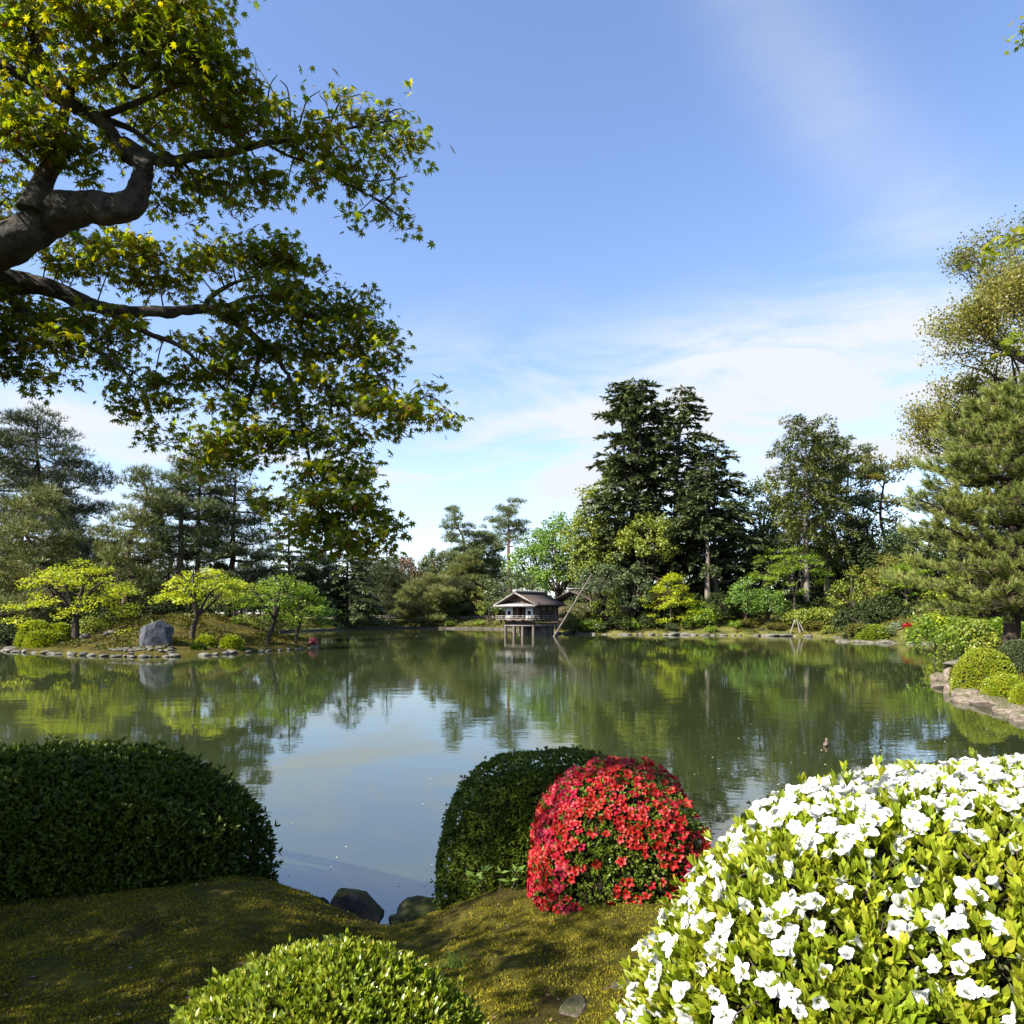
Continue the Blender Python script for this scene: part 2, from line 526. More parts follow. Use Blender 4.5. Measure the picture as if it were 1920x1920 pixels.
def sdist(poly, x, y):
    """signed distance to the outline: positive outside"""
    x, y = np.asarray(x, float).ravel(), np.asarray(y, float).ravel()
    best = np.full(len(x), 1e18)
    inside = np.zeros(len(x), bool)
    for (ax, ay), (bx, by) in zip(poly, np.roll(poly, -1, 0)):
        ex, ey = bx - ax, by - ay
        wx, wy = x - ax, y - ay
        t = np.clip((wx * ex + wy * ey) / (ex * ex + ey * ey + 1e-12), 0, 1)
        best = np.minimum(best, (wx - t * ex) ** 2 + (wy - t * ey) ** 2)
        with np.errstate(divide='ignore', invalid='ignore'):
            cr = ((ay > y) != (by > y)) & (x < ex * (y - ay) / (by - ay) + ax)
        inside ^= cr
    d = np.sqrt(best)
    return np.where(inside, -d, d)


def ground_z(x, y):
    x, y = np.asarray(x, float).ravel(), np.asarray(y, float).ravel()
    s = sdist(POND_C, x, y)
    z = np.where(s < 0, -1.2 * smooth(0, 2.5, -s), 0.42 * smooth(-.15, .7, s) + .022 * np.clip(s, 0, 30))
    land = smooth(.5, 3, s)
    z += land * (6.5 * np.exp(-(((x - 30) / 17) ** 2 + ((y - 104) / 13) ** 2)) + 2.4 * np.exp(-(((x - 46) / 12) ** 2 + ((y - 68) / 14) ** 2)))
    z += land * .5 * (fbm(np.stack([x / 6, y / 6, 0 * x], 1), 3, 5) - .5)
    z += smooth(2, 5, s) * smooth(100, 106, y) * smooth(8, -2, x) * .9
    near = (np.abs(x) < 8.6) & (y < 8) & (y > -6)
    z = np.where(near & (s > -1.5), np.minimum(z, .3) - .55, z)
    return z


def gz(x, y):
    return float(ground_z(np.array([x]), np.array([y]))[0])


def isle_z(x, y):
    x, y = np.asarray(x, float).ravel(), np.asarray(y, float).ravel()
    s = -sdist(ISLE_C, x, y)
    z = .30 * smooth(-.3, .5, s) + 2.2 * smooth(.2, 9.5, s) - .8 * smooth(.3, -1.2, s)
    z *= 1 - .45 * smooth(-27, -34, x)
    z += smooth(0, 2, s) * .5 * (fbm(np.stack([x / 2.2, y / 2.2, 0 * x], 1), 3, 9) - .5)
    return z


def iz(x, y):
    return float(isle_z(np.array([x]), np.array([y]))[0])


def moss_z(x, y):
    x, y = np.asarray(x, float).ravel(), np.asarray(y, float).ravel()
    s = sdist(POND_C, x, y)
    z = .86 - .085 * np.clip(y - 2.6, 0, 3)
    z -= .20 * np.exp(-((x + .75 + .1 * (y - 4)) / .55) ** 2) * smooth(2.6, 5.0, y)
    z += .10 * np.exp(-((x - .95) / .6) ** 2 - ((y - 4.3) / .7) ** 2) + .08 * np.exp(-((x + 2.0) / .7) ** 2 - ((y - 4.7) / .5) ** 2)
    z = z * smooth(-.1, .9, s) - .9 * smooth(.35, -.6, s)
    p = np.stack([x, y, 0 * x], 1)
    z += .10 * (fbm(p * 1.6, 3, 3) - .5) + .045 * (fbm(p * 7, 3, 4) - .5)
    return z


def mz(x, y):
    return float(moss_z(np.array([x]), np.array([y]))[0])


def sheet(xs, ys, zf):
    gx, gy = np.meshgrid(xs, ys)
    z = zf(gx.ravel(), gy.ravel())
    v = np.stack([gx.ravel(), gy.ravel(), z], 1)
    nx, ny = len(xs), len(ys)
    i = (np.arange(ny - 1)[:, None] * nx + np.arange(nx - 1)[None]).ravel()
    return v, np.stack([i, i + 1, i + nx + 1, i + nx], 1)


def ground_material():
    m, t = mat_new('garden ground')
    oc = t.n('ShaderNodeTexCoord').outputs['Object']
    a = t.noise(oc, .35, 5, .6)
    b = t.noise(oc, 3.0, 6, .7)
    k = t.m('ADD', t.m('MULTIPLY', a, .6), t.m('MULTIPLY', b, .4))
    c = t.ramp(k, [(.36, (.028, .024, .012)), (.47, (.07, .075, .018)), (.55, (.13, .12, .03)), (.66, (.18, .145, .06))])
    p = t.n('ShaderNodeBsdfPrincipled', {'Base Color': c, 'Roughness': .95, 'Specular IOR Level': .1})
    bp = t.n('ShaderNodeBump', {'Strength': .8, 'Distance': .15, 'Height': t.noise(oc, 9, 6, .7)})
    t.t.links.new(bp.outputs[0], p.inputs['Normal'])
    t.t.links.new(p.outputs[0], t.n('ShaderNodeOutputMaterial').inputs[0])
    return m


def moss_material(name, stops, s1, s2, dist):
    m, t = mat_new(name)
    oc = t.n('ShaderNodeTexCoord').outputs['Object']
    k = t.m('ADD', t.m('MULTIPLY', t.noise(oc, s1, 5, .65), .62), t.m('MULTIPLY', t.noise(oc, s2, 5, .7), .38))
    c = t.ramp(k, stops)
    p = t.n('ShaderNodeBsdfPrincipled', {'Base Color': c, 'Roughness': .95, 'Specular IOR Level': .1})
    bp = t.n('ShaderNodeBump', {'Strength': 1.0, 'Distance': dist, 'Height': t.noise(oc, s2 * 2, 6, .75)})
    t.t.links.new(bp.outputs[0], p.inputs['Normal'])
    t.t.links.new(p.outputs[0], t.n('ShaderNodeOutputMaterial').inputs[0])
    return m


def water_material():
    m, t = mat_new('pond water')
    oc = t.n('ShaderNodeTexCoord').outputs['Object']
    mp = t.n('ShaderNodeMapping', {'Vector': oc, 'Scale': (0.55, 1.0, 1.0)}).outputs[0]
    n1 = t.noise(mp, 1.3, 4, .5)
    n2 = t.noise(mp, 7.0, 3, .5)
    patch = t.ramp(t.noise(oc, .055, 3, .5), [(.40, (.18, .18, .18)), (.62, (1, 1, 1))])
    h = t.m('MULTIPLY', t.m('ADD', n1, t.m('MULTIPLY', n2, .16)), patch)
    bp = t.n('ShaderNodeBump', {'Strength': 1.0, 'Distance': WATER_BUMP, 'Height': h}).outputs[0]
    murk = t.ramp(t.noise(oc, .12, 3), [(.35, MURK_A), (.65, MURK_B)])
    df = t.n('ShaderNodeBsdfDiffuse', {'Color': murk})
    gl = t.n('ShaderNodeBsdfGlossy', {'Color': (.95, .97, .95, 1), 'Roughness': .015, 'Normal': bp})
    fr = t.n('ShaderNodeFresnel', {'IOR': WATER_IOR, 'Normal': bp}).outputs[0]
    mx = t.n('ShaderNodeMixShader', {0: fr, 1: df.outputs[0], 2: gl.outputs[0]})
    t.t.links.new(mx.outputs[0], t.n('ShaderNodeOutputMaterial').inputs[0])
    return m


WATER_BUMP, WATER_IOR = 0.009, 2.9
MURK_A, MURK_B = (.022, .030, .010), (.031, .040, .014)

far = [-1500, -700, -350, -200, -130, -100]
gxs = np.array(far + list(np.arange(-84, 76, .75)) + [80, 95, 120, 160, 240, 400, 800, 1500])
gys = np.array([-1500, -700, -300, -120, -50, -22] + list(np.arange(-8, 138, .75)) + [142, 160, 190, 240, 320, 500, 900, 1600])
acc = Acc()
acc.add(*sheet(gxs, gys, ground_z))
tag(link('ground', acc.mesh('ground', True), ground_material()), kind='structure')

acc = Acc()
wq = [(-75, 5.0), (60, 5.0), (60, 125), (-75, 125)]
acc.add([(x, y, 0) for x, y in wq], [(0, 1, 2, 3)])
tag(link('water', acc.mesh('water'), water_material()), kind='structure')

M['moss'] = moss_material('moss', [(.34, (.028, .020, .009)), (.46, (.07, .058, .011)), (.57, (.13, .118, .014)), (.70, (.18, .15, .018))], 2.2, 40, .03)
M['isle_moss'] = moss_material('island moss', [(.36, (.024, .019, .009)), (.46, (.055, .048, .011)), (.55, (.10, .08, .014)), (.66, (.08, .09, .015))], .6, 4.5, .15)

acc = Acc()
mv, mf = sheet(np.concatenate([np.arange(-8.4, -4, .15), np.arange(-4, 2.6, .035), np.arange(2.6, 8.4, .15)]),
               np.concatenate([np.arange(-5, 2.2, .2), np.arange(2.2, 6.4, .035), np.arange(6.4, 9.2, .15)]), moss_z)
acc.add(mv, mf)
tag(link('moss_ground', acc.mesh('moss_ground', True), M['moss']), kind='structure')
acc = Acc()
iv, if_ = sheet(np.arange(-40, -12, .22), np.arange(38.5, 67.5, .22), isle_z)
acc.add(iv, if_)
tag(link('island_ground', acc.mesh('island_ground', True), M['isle_moss']), kind='structure')


def sample_tri(v, f, n, rng, weight=None):
    """n points on the quads of a mesh, with normals"""
    v = np.asarray(v, float)
    t = np.concatenate([f[:, [0, 1, 2]], f[:, [0, 2, 3]]])
    a, b, c = v[t[:, 0]], v[t[:, 1]], v[t[:, 2]]
    nr = np.cross(b - a, c - a)
    ar = np.linalg.norm(nr, axis=1)
    w = ar if weight is None else ar * weight((a + b + c) / 3, unit(nr))
    k = rng.choice(len(t), n, p=w / w.sum())
    u, s = rng.random((2, n))
    fl = u + s > 1
    u[fl], s[fl] = 1 - u[fl], 1 - s[fl]
    p = a[k] + u[:, None] * (b[k] - a[k]) + s[:, None] * (c[k] - a[k])
    return p, unit(nr[k])


# moss cushions: short upright shoots over the near bank
rng = np.random.default_rng(5)
def moss_w(c, n):
    return ((c[:, 1] > 2.4) & (np.abs(c[:, 0]) < .72 * c[:, 1] + .5) & (c[:, 2] > .1)) * np.clip(3.2 / np.maximum(c[:, 1], 1), .3, 1.5) ** 2 + 1e-9
mp_, mn_ = sample_tri(mv, mf, 230000, rng, moss_w)
keep = fbm(mp_ * 5, 4, 8) > .36 + .12 * rng.random(len(mp_))
mp_, mn_ = mp_[keep], mn_[keep]
acc = Acc()
ax = unit(mn_ + rng.normal(size=mp_.shape) * .55)
leaves(acc, mp_ - mn_ * .004, ax, rdir(rng, len(mp_)), rng.uniform(.008, .021, len(mp_)), L_DIAMOND)
M['moss_tuft'] = leaf_mat('moss shoots', [(.11, .088, .012), (.19, .165, .014), (.26, .22, .018), (.13, .14, .016)], trans=.3, rough=.8, spec=.1, clump=2.2, clump_amt=.35)
tag(link('moss', acc.mesh('moss'), M['moss_tuft']), kind='stuff')
lp_, ln_ = sample_tri(mv, mf, 1300, rng, moss_w)
acc = Acc()
leaves(acc, lp_ + ln_ * .008, rdir(rng, len(lp_)) * np.array((1, 1, .25)), ln_ + rng.normal(size=lp_.shape) * .5, rng.uniform(.008, .034, len(lp_)), L_DIAMOND)
M['litter_leaf'] = leaf_mat('fallen leaf bits', [(.06, .035, .018), (.11, .07, .035), (.16, .06, .03), (.22, .18, .11), (.05, .03, .02)], trans=.1, clump_amt=0)
tag(link('fallen_leaves', acc.mesh('fallen leaves'), M['litter_leaf']), kind='stuff')

# ------------------------------------------------------------------ clipped shrubs


def dome(a, b, c, p, lo=-.12, nu=72, nv=26, amp=.05, seed=0, freq=2.2):
    th = np.linspace(0, 2 * np.pi, nu, endpoint=False)
    ph = np.linspace(lo * np.pi, np.pi / 2 - .01, nv)
    T, F = np.meshgrid(th, ph)
    sp = lambda w: np.sign(w) * np.abs(w) ** (2 / p)
    d = np.stack([sp(np.cos(F)) * sp(np.cos(T)), sp(np.cos(F)) * sp(np.sin(T)), sp(np.sin(F))], -1).reshape(-1, 3)
    d *= 1 + amp * 2 * (fbm(d * freq + seed * 3.7, 4, seed)[:, None] - .5)
    v = d * np.array((a, b, c))
    i = (np.arange(nv - 1)[:, None] * nu + np.arange(nu)[None])
    j = (np.arange(nv - 1)[:, None] * nu + (np.arange(nu)[None] + 1) % nu)
    f = np.stack([i.ravel(), j.ravel(), (j + nu).ravel(), (i + nu).ravel()], 1)
    v = np.concatenate([v, [(0, 0, v[:, 2].max() + .002)]])
    return v, f


def clipped_bush(name, label, cat, loc, dims, mat, n, leaf, per=5, p=2.4, seed=0, amp=.05, depth=.06, spread=.8, up=.3, shape=L_OVAL, hull=.90,
                 old=None, weight=None, group=None, width=1.0, rz=0.0, min_z=None):
    rng = np.random.default_rng(seed + 100)
    a, b, c = dims
    v, f = dome(a, b, c, p, amp=amp, seed=seed)
    root = thing(name, label, cat, loc, rz, group)
    acc = Acc()
    w = None if weight is None else weight
    pos, nr = sample_tri(v, f, n, rng, w)
    pos = pos - nr * (rng.random((n, 1)) ** 1.6) * depth
    sh = unit(nr + np.array((0, 0, up)) + rng.normal(size=(n, 3)) * .28)
    pos = pos + sh * ((rng.random((n, 1)) < .05) * rng.random((n, 1)) * leaf * 1.5)
    pos = np.repeat(pos, per, 0)
    sh = np.repeat(sh, per, 0)
    k = len(pos)
    ax = unit(sh + rdir(rng, k) * spread)
    nm = unit(sh * 1.0 + rng.normal(size=(k, 3)) * .45)
    leaves(acc, pos, ax, nm, leaf * rng.uniform(.6, 1.15, k), shape, width)
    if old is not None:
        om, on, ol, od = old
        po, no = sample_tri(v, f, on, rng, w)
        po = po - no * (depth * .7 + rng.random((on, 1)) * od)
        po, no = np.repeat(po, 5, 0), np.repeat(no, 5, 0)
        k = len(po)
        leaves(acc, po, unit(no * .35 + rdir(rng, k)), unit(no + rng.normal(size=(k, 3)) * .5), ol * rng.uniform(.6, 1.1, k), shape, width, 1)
    link('foliage', acc.mesh(name + ' foliage'), [mat] + ([old[0]] if old is not None else []), root)
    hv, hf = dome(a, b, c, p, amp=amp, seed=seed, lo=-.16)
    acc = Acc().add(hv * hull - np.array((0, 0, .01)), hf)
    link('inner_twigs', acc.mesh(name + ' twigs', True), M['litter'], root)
    return root, v, f



def seen_w(loc, f=1.0):
    def w(c, n):
        q = c + loc
        v = np.array((0, 0, EYE)) - q
        return np.clip(np.sum(unit(v) * n, 1) + .35, .03, 1) * np.where(np.abs(q[:, 0]) < .78 * q[:, 1] + .15, 1, .12)
    return w



# the wide dark hedge-like azalea on the left bank
bush_l, _, _ = clipped_bush('azalea_bush', 'wide dark green clipped azalea mound filling the left bank', 'bush', (-4.45, 5.55, .36), (2.45, .95, 1.16),
             M['hedge_dark'], 17000, .056, 5, p=2.9, seed=1, amp=.09, depth=.16, spread=.8, width=1.0, weight=seen_w(np.array((-4.45, 5.55, .36))))
# the dark round azalea in the middle
bush_m, _, _ = clipped_bush('azalea_bush', 'dark green clipped azalea dome behind the red flowering bush', 'bush', (.33, 5.75, .28), (.93, .85, 1.16),
             M['hedge_dark'], 15000, .036, 5, p=2.7, seed=2, amp=.05, depth=.05, spread=.75, width=1.1, weight=seen_w(np.array((.33, 5.75, .28))))
# small dome at the lower edge of the photo
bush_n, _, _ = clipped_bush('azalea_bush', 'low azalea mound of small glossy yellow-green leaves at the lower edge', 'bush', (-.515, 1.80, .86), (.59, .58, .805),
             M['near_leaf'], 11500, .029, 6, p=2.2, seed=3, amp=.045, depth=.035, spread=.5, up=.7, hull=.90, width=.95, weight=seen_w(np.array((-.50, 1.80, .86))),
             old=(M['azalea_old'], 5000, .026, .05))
bush_b, _, _ = clipped_bush('azalea_bush', 'low dark green shrub peeping out behind the top of the white azalea', 'bush', (2.75, 6.2, .25), (.75, .6, .78),
             M['hedge_dark'], 3000, .05, 5, p=2.2, seed=4, amp=.08, depth=.08)

# ---- flowers


def flower_mesh(name, rng, mat, L=.036, wid=.030, open_=.75, stamens=7, stamen_len=.045):
    """five petals on a funnel, with stamens"""
    acc = Acc()
    op = open_ * rng.uniform(.8, 1.2)
    for k in range(5):
        a = 2 * math.pi * k / 5 + rng.normal() * .09
        ln, wd = L * rng.uniform(.9, 1.12), wid * rng.uniform(.88, 1.1)
        o2 = op * rng.uniform(.85, 1.2)
        rows = []
        for u, ww, curl in ((0, .16, 0), (.28, .46, .25), (.58, .95, .7), (.82, .82, 1.15), (1.02, .24, 1.55)):
            r = .004 + ln * (u * (.45 + .55 * u) * op + .05 * u) * o2 / op
            z = ln * (u * .95 - .32 * curl * u * o2)
            row = []
            for s in (-1, 0, 1):
                ang = a + s * ww * wd * .5 / max(r, .007)
                wav = rng.normal() * .0012 * u
                rr = r * (1 + .05 * (s != 0))
                row.append((rr * math.cos(ang), rr * math.sin(ang), z + (s != 0) * .18 * wd * ww * (1 - u) + wav))
            rows.append(row)
        v = np.array(rows).reshape(-1, 3)
        f = [(3 * i + j, 3 * i + j + 1, 3 * i + j + 4, 3 * i + j + 3) for i in range(4) for j in range(2)]
        acc.add(v, f)
    for k in range(stamens):
        a = rng.uniform(-.9, .9)
        q = [(0, 0, .005), (.006 * math.cos(a * 2), .006 * math.sin(a * 2), stamen_len * .6), (.016 * math.cos(a), .012 * math.sin(a), stamen_len * rng.uniform(.85, 1.1))]
        tube(acc, q, [.0006, .0005, .0008], 3, False)
    return acc.mesh(name, True)


def bud_mesh(name, rng, L=.04):
    acc = Acc()
    n = 7
    u = np.linspace(0, 1, n)
    tube(acc, np.stack([.003 * np.sin(u * 3), 0 * u, u * L], 1), .0012 + .0062 * np.sin(np.pi * u ** .8) * (1 - .2 * u), 6, True)
    return acc.mesh(name, True)


def mesh_arrays(me):
    v = np.empty(len(me.vertices) * 3)
    me.vertices.foreach_get('co', v)
    return v.reshape(-1, 3), [tuple(q.vertices) for q in me.polygons]


def frames(nr, rng):
    a = unit(np.cross(nr, rdir(rng, len(nr))))
    return a, np.cross(nr, a)


def bloom(root, part, loc, pos, nr, meshes, mat, rng, smin=.8, smax=1.15, limit=100, stuff=None, near=None):
    """flowers on a shrub: the ones that show largest as parts, the rest as one part"""
    world = pos + np.asarray(loc)
    view = np.array((0, 0, EYE)) - world
    dist = np.linalg.norm(view, axis=1)
    face = np.sum(view / dist[:, None] * nr, 1)
    inpic = np.abs(world[:, 0]) < .74 * world[:, 1]
    score = np.where(inpic, (face + .35) / dist ** 2, -1)
    order = np.argsort(-score)
    a, b = frames(nr, rng)
    rest = Acc()
    arr = [mesh_arrays(m) for m in meshes]
    for r, i in enumerate(order):
        s = rng.uniform(smin, smax)
        k = int(rng.integers(len(meshes)))
        R = np.stack([a[i], b[i], nr[i]], 1) * s
        if r < limit:
            o = link(part, meshes[k], mat, root)
            mt = Matrix.Identity(4)
            for p_ in range(3):
                for q_ in range(3):
                    mt[p_][q_] = R[p_, q_]
                mt[p_][3] = pos[i][p_]
            o.matrix_local = mt
        else:
            v, f = arr[k]
            rest.add(v @ R.T + pos[i], f)
    if rest.n:
        tag(link(stuff or part, rest.mesh(part + ' rest', True), mat, root), kind='stuff')


def thin(pos, nr, d, rng=None):
    """drop points closer than d to an earlier one"""
    keep = []
    cell = {}
    for i, q in enumerate(pos):
        c = tuple(np.floor(q / d).astype(int))
        ok = True
        for dx in (-1, 0, 1):
            for dy in (-1, 0, 1):
                for dz in (-1, 0, 1):
                    for j in cell.get((c[0] + dx, c[1] + dy, c[2] + dz), ()):
                        if np.sum((pos[j] - q) ** 2) < d * d:
                            ok = False
        if ok:
            cell.setdefault(c, []).append(i)
            keep.append(i)
    return pos[keep], nr[keep]


rng = np.random.default_rng(21)
# ---- white azalea, close to the camera on the right
W_LOC, W_DIM = np.array((2.08, 2.55, .82)), (1.60, 1.15, 1.175)


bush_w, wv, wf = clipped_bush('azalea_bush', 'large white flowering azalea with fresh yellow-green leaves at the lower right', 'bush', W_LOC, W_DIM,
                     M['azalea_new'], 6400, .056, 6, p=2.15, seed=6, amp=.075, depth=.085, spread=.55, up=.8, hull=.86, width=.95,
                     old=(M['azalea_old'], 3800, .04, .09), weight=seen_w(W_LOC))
wm = [flower_mesh('white azalea flower', np.random.default_rng(40 + k), None, L=.047, wid=.040, open_=(.5, .66, .42, .85, .34)[k % 5]) for k in range(6)]
for m_ in wm:
    m_.materials.append(M['white_flower'])
bm_ = [bud_mesh('white azalea bud', np.random.default_rng(60 + k), .042) for k in range(3)]
for m_ in bm_:
    m_.materials.append(M['bud'])


def white_w(c, n):
    base = seen_w(W_LOC)(c, n)
    ridge = smooth(.98, 1.12, c[:, 2]) * smooth(-.35, .2, c[:, 1]) * 45
    left = smooth(-.6, -1.0, c[:, 0]) * 1.6
    patch = smooth(.46, .60, fbm(c * 4.1, 3, 12)) * 2.2
    return base * (.13 + ridge + left + patch)


fp, fn = sample_tri(wv, wf, 1250, rng, white_w)
fp, fn = thin(fp, fn, .036)
to_cam = unit(np.array((0, 0, EYE)) - (fp + W_LOC))
fn = unit(fn + .25 * to_cam + np.array((-.25, -.1, .25)) + rng.normal(size=fn.shape) * .6)
bloom(bush_w, 'flower', W_LOC, fp + fn * .012, fn, wm, M['white_flower'], rng, .64, 1.1, 100, 'flowers')
bp_, bn_ = sample_tri(wv, wf, 300, rng, seen_w(W_LOC))
bn_ = unit(bn_ + rng.normal(size=bn_.shape) * .5)
bloom(bush_w, 'bud', W_LOC, bp_ + bn_ * .01, bn_, bm_, M['bud'], rng, .7, 1.1, 60, 'buds')
acc = Acc()
tp, tn = sample_tri(wv, wf, 900, rng, seen_w(W_LOC))
for q, nn in zip(tp, tn):
    d = unit(nn + rng.normal(size=3) * .5)
    tube(acc, [q - d * .16, q - d * .08 + rng.normal(size=3) * .008, q - d * .005], [.0028, .0022, .0014], 4, False)
link('twigs', acc.mesh('white azalea twigs', True), M['twig'], bush_w)

# ---- red azalea
R_LOC, R_DIM = np.array((.735, 4.75, .50)), (.585, .50, 1.03)
bush_r, rv, rf = clipped_bush('azalea_bush', 'rounded azalea covered in crimson red flowers between the dark dome and the white azalea', 'bush', R_LOC, R_DIM,
                     M['red_leaf'], 6200, .030, 5, p=2.9, seed=7, amp=.10, depth=.05, spread=.7, up=.3, hull=.88, width=1.2, weight=seen_w(R_LOC))
rm = [flower_mesh('red azalea flower', np.random.default_rng(80 + k), None, L=.026, wid=.023, open_=(.7, .9, .8, 1.0)[k % 4], stamens=3, stamen_len=.022) for k in range(4)]
for m_ in rm:
    m_.materials.append(M['red_flower'])


def red_w(c, n):
    base = seen_w(R_LOC)(c, n)
    top = smooth(.5, .85, c[:, 2]) * 1.6 * smooth(.6, .1, c[:, 0])
    left = smooth(-.22, -.40, c[:, 0]) * 3.0
    patch = smooth(.46, .6, fbm(c * 3.4 + 3, 3, 31)) * 1.0
    bare = 1 - .95 * np.exp(-(((c[:, 0] + .25) / .15) ** 2 + ((c[:, 2] - .48) / .33) ** 4))
    return base * (.07 + top + left + patch) * bare


fp, fn = sample_tri(rv, rf, 1900, rng, red_w)
fp, fn = thin(fp, fn, .024)
fn = unit(fn + np.array((-.15, -.2, .15)) + rng.normal(size=fn.shape) * .45)
bloom(bush_r, 'flower', R_LOC, fp + fn * .008, fn, rm, M['red_flower'], rng, .8, 1.2, 100, 'flowers')

# ---- a bamboo-grass sprig and bare soil by the red azalea, stones at the near edge


def rock_mesh(name, seed, sub=4, amp=.35, cuts=7, squash=(1, 1, .7), boxy=2.0, freq=1.3):
    rng = np.random.default_rng(seed)
    bm = bmesh.new()
    bmesh.ops.create_icosphere(bm, subdivisions=sub, radius=1)
    v = np.array([q.co[:] for q in bm.verts])
    nrm = (np.abs(v) ** boxy).sum(1) ** (1 / boxy)
    v = v / nrm[:, None]
    v = v * (1 + amp * (fbm(v * freq + seed, 4, seed)[:, None] - .5))
    for k in range(cuts):
        n = rdir(rng, 1)[0]
        d = rng.uniform(.55, .85)
        over = np.maximum(v @ n - d, 0)
        v = v - over[:, None] * n * .92
    v = v * (1 + .07 * (fbm(v * 6 + seed, 3, seed + 5)[:, None] - .5))
    v = v * np.array(squash)
    for q, c in zip(bm.verts, v):
        q.co = c
    me = bpy.data.meshes.new(name)
    bm.to_mesh(me)
    bm.free()
    me.polygons.foreach_set('use_smooth', np.ones(len(me.polygons), bool))
    return me


def rock(name, label, loc, scale, mesh, mat, rz=0, group=None, cat='stone'):
    o = link(name, mesh, None, None, loc)
    if not mesh.materials:
        mesh.materials.append(mat)
    o.scale = scale if isinstance(scale, tuple) else (scale,) * 3
    o.rotation_euler = (0, 0, rz)
    return tag(o, label, cat, group)


near_rocks = [rock_mesh('mossy rock', 300 + k, 5, .55, 9, (1, 1, .75), 2.0, 1.8) for k in range(4)]
for m_ in near_rocks:
    m_.materials.append(M['rock_mossy'])
for k, (px, py, Y, s, lab) in enumerate([
        (662, 1712, 5.45, (.235, .22, .26), 'rounded boulder with a moss cap at the water gap between the dark shrubs'),
        (596, 1700, 5.65, (.11, .10, .10), 'small dark stone just left of the moss-capped boulder'),
        (800, 1715, 5.55, (.30, .22, .15), 'long dark ledge stone under the dark azalea dome'),
        (742, 1728, 5.45, (.08, .08, .07), 'small black stone at the tip of the ledge stone'),
        (535, 1695, 5.35, (.20, .16, .10), 'flat mossy stone at the foot of the wide dark azalea')]):
    rock('rock', lab, P(px, py, Y), s, near_rocks[k % 4], M['rock_mossy'], k * 1.3)
flat = rock_mesh('flat stone', 311, 4, .3, 5, (1, 1, .4))
flat.materials.append(M['rock_tan'])
rock('stone', 'reddish flat stone set in the sunny moss', (P(1075, 1865, 3.18)[0], 3.18, mz(.28, 3.18) + .005), (.055, .12, .05), flat, None, -.5)
chip = rock_mesh('grey chip', 312, 3, .3, 5, (1, 1, .4))
chip.materials.append(M['rock_pale'])
rock('stone', 'thin pale grey stone chip lying in the shaded moss', (X(880, 3.16), 3.16, mz(X(880, 3.16), 3.16) + .006), (.045, .015, .012), chip, None, .2)
rock('stone', 'pale tan stone chip at the foot of the white azalea', (X(1165, 3.35), 3.35, mz(X(1165, 3.35), 3.35) + .008), (.06, .04, .02), flat, None, .7)

rng = np.random.default_rng(77)
sasa = thing('bamboo_grass', 'small sprig of bamboo grass in front of the dark azalea dome', 'plant', (X(940, 4.85), 4.85, mz(X(940, 4.85), 4.85)))
acc, ac2 = Acc(), Acc()
for k in range(7):
    b = np.array((rng.uniform(-.14, .14), rng.uniform(-.06, .06), 0))
    tipp = b + np.array((rng.uniform(-.05, .05), rng.uniform(-.05, .03), rng.uniform(.06, .15)))
    tube(ac2, [b, (b + tipp) / 2, tipp], [.003, .002, .0015], 4, False)
    for j in range(3):
        leaves(acc, [tipp], [unit(np.array((rng.normal(), rng.normal() * .5, .5)))], [np.array((0, -.5, 1.0))], rng.uniform(.05, .10), L_DIAMOND, .7)
M['sasa'] = leaf_mat('bamboo grass blades', [(.12, .20, .03), (.18, .26, .05)], trans=.35, clump_amt=0)
link('blades', acc.mesh('bamboo grass blades'), M['sasa'], sasa)
link('stems', ac2.mesh('bamboo grass stems'), M['twig'], sasa)
tuft = thing('grass_tuft', 'thin grass tuft in the shaded moss beside the small front mound', 'plant', (X(850, 3.7), 3.7, mz(X(850, 3.7), 3.7)))
acc = Acc()
n = 90
q = np.stack([rng.normal(size=n) * .05, rng.normal(size=n) * .03, np.zeros(n)], 1)
leaves(acc, q, unit(np.stack([rng.normal(size=n) * .4, rng.normal(size=n) * .4, np.ones(n)], 1)), rdir(rng, n), rng.uniform(.04, .09, n), L_NEEDLE, .5)
link('blades', acc.mesh('grass blades'), M['sasa'], tuft)

# ---- duck
M['duck'] = plain_mat('brown duck plumage', [(.35, (.05, .03, .025)), (.5, (.12, .075, .06)), (.66, (.30, .20, .17))], 14, .7, .3)
M['duck_bill'] = plain_mat('duck bill', [(.3, (.09, .08, .03)), (.7, (.14, .12, .04))], 20, .5)
duck = thing('duck', 'small brown duck floating alone on the pond', 'duck', (X(1549, 13.6), 13.6, 0), math.radians(62))
duck.scale = (.62,) * 3
acc = Acc()
dp, dr = spline([(-.20, 0, .075), (-.15, 0, .06), (-.05, 0, .04), (.06, 0, .045), (.12, 0, .075), (.135, 0, .13), (.145, 0, .175), (.17, 0, .195), (.205, 0, .188)], 34,
                [.012, .045, .085, .088, .062, .036, .034, .042, .018])
tube(acc, dp, dr, 14)
link('body', acc.mesh('duck body', True), M['duck'], duck)
acc = Acc()
tube(acc, [(.20, 0, .187), (.225, 0, .18), (.25, 0, .175)], [.014, .012, .007], 8)
link('bill', acc.mesh('duck bill', True), M['duck_bill'], duck)

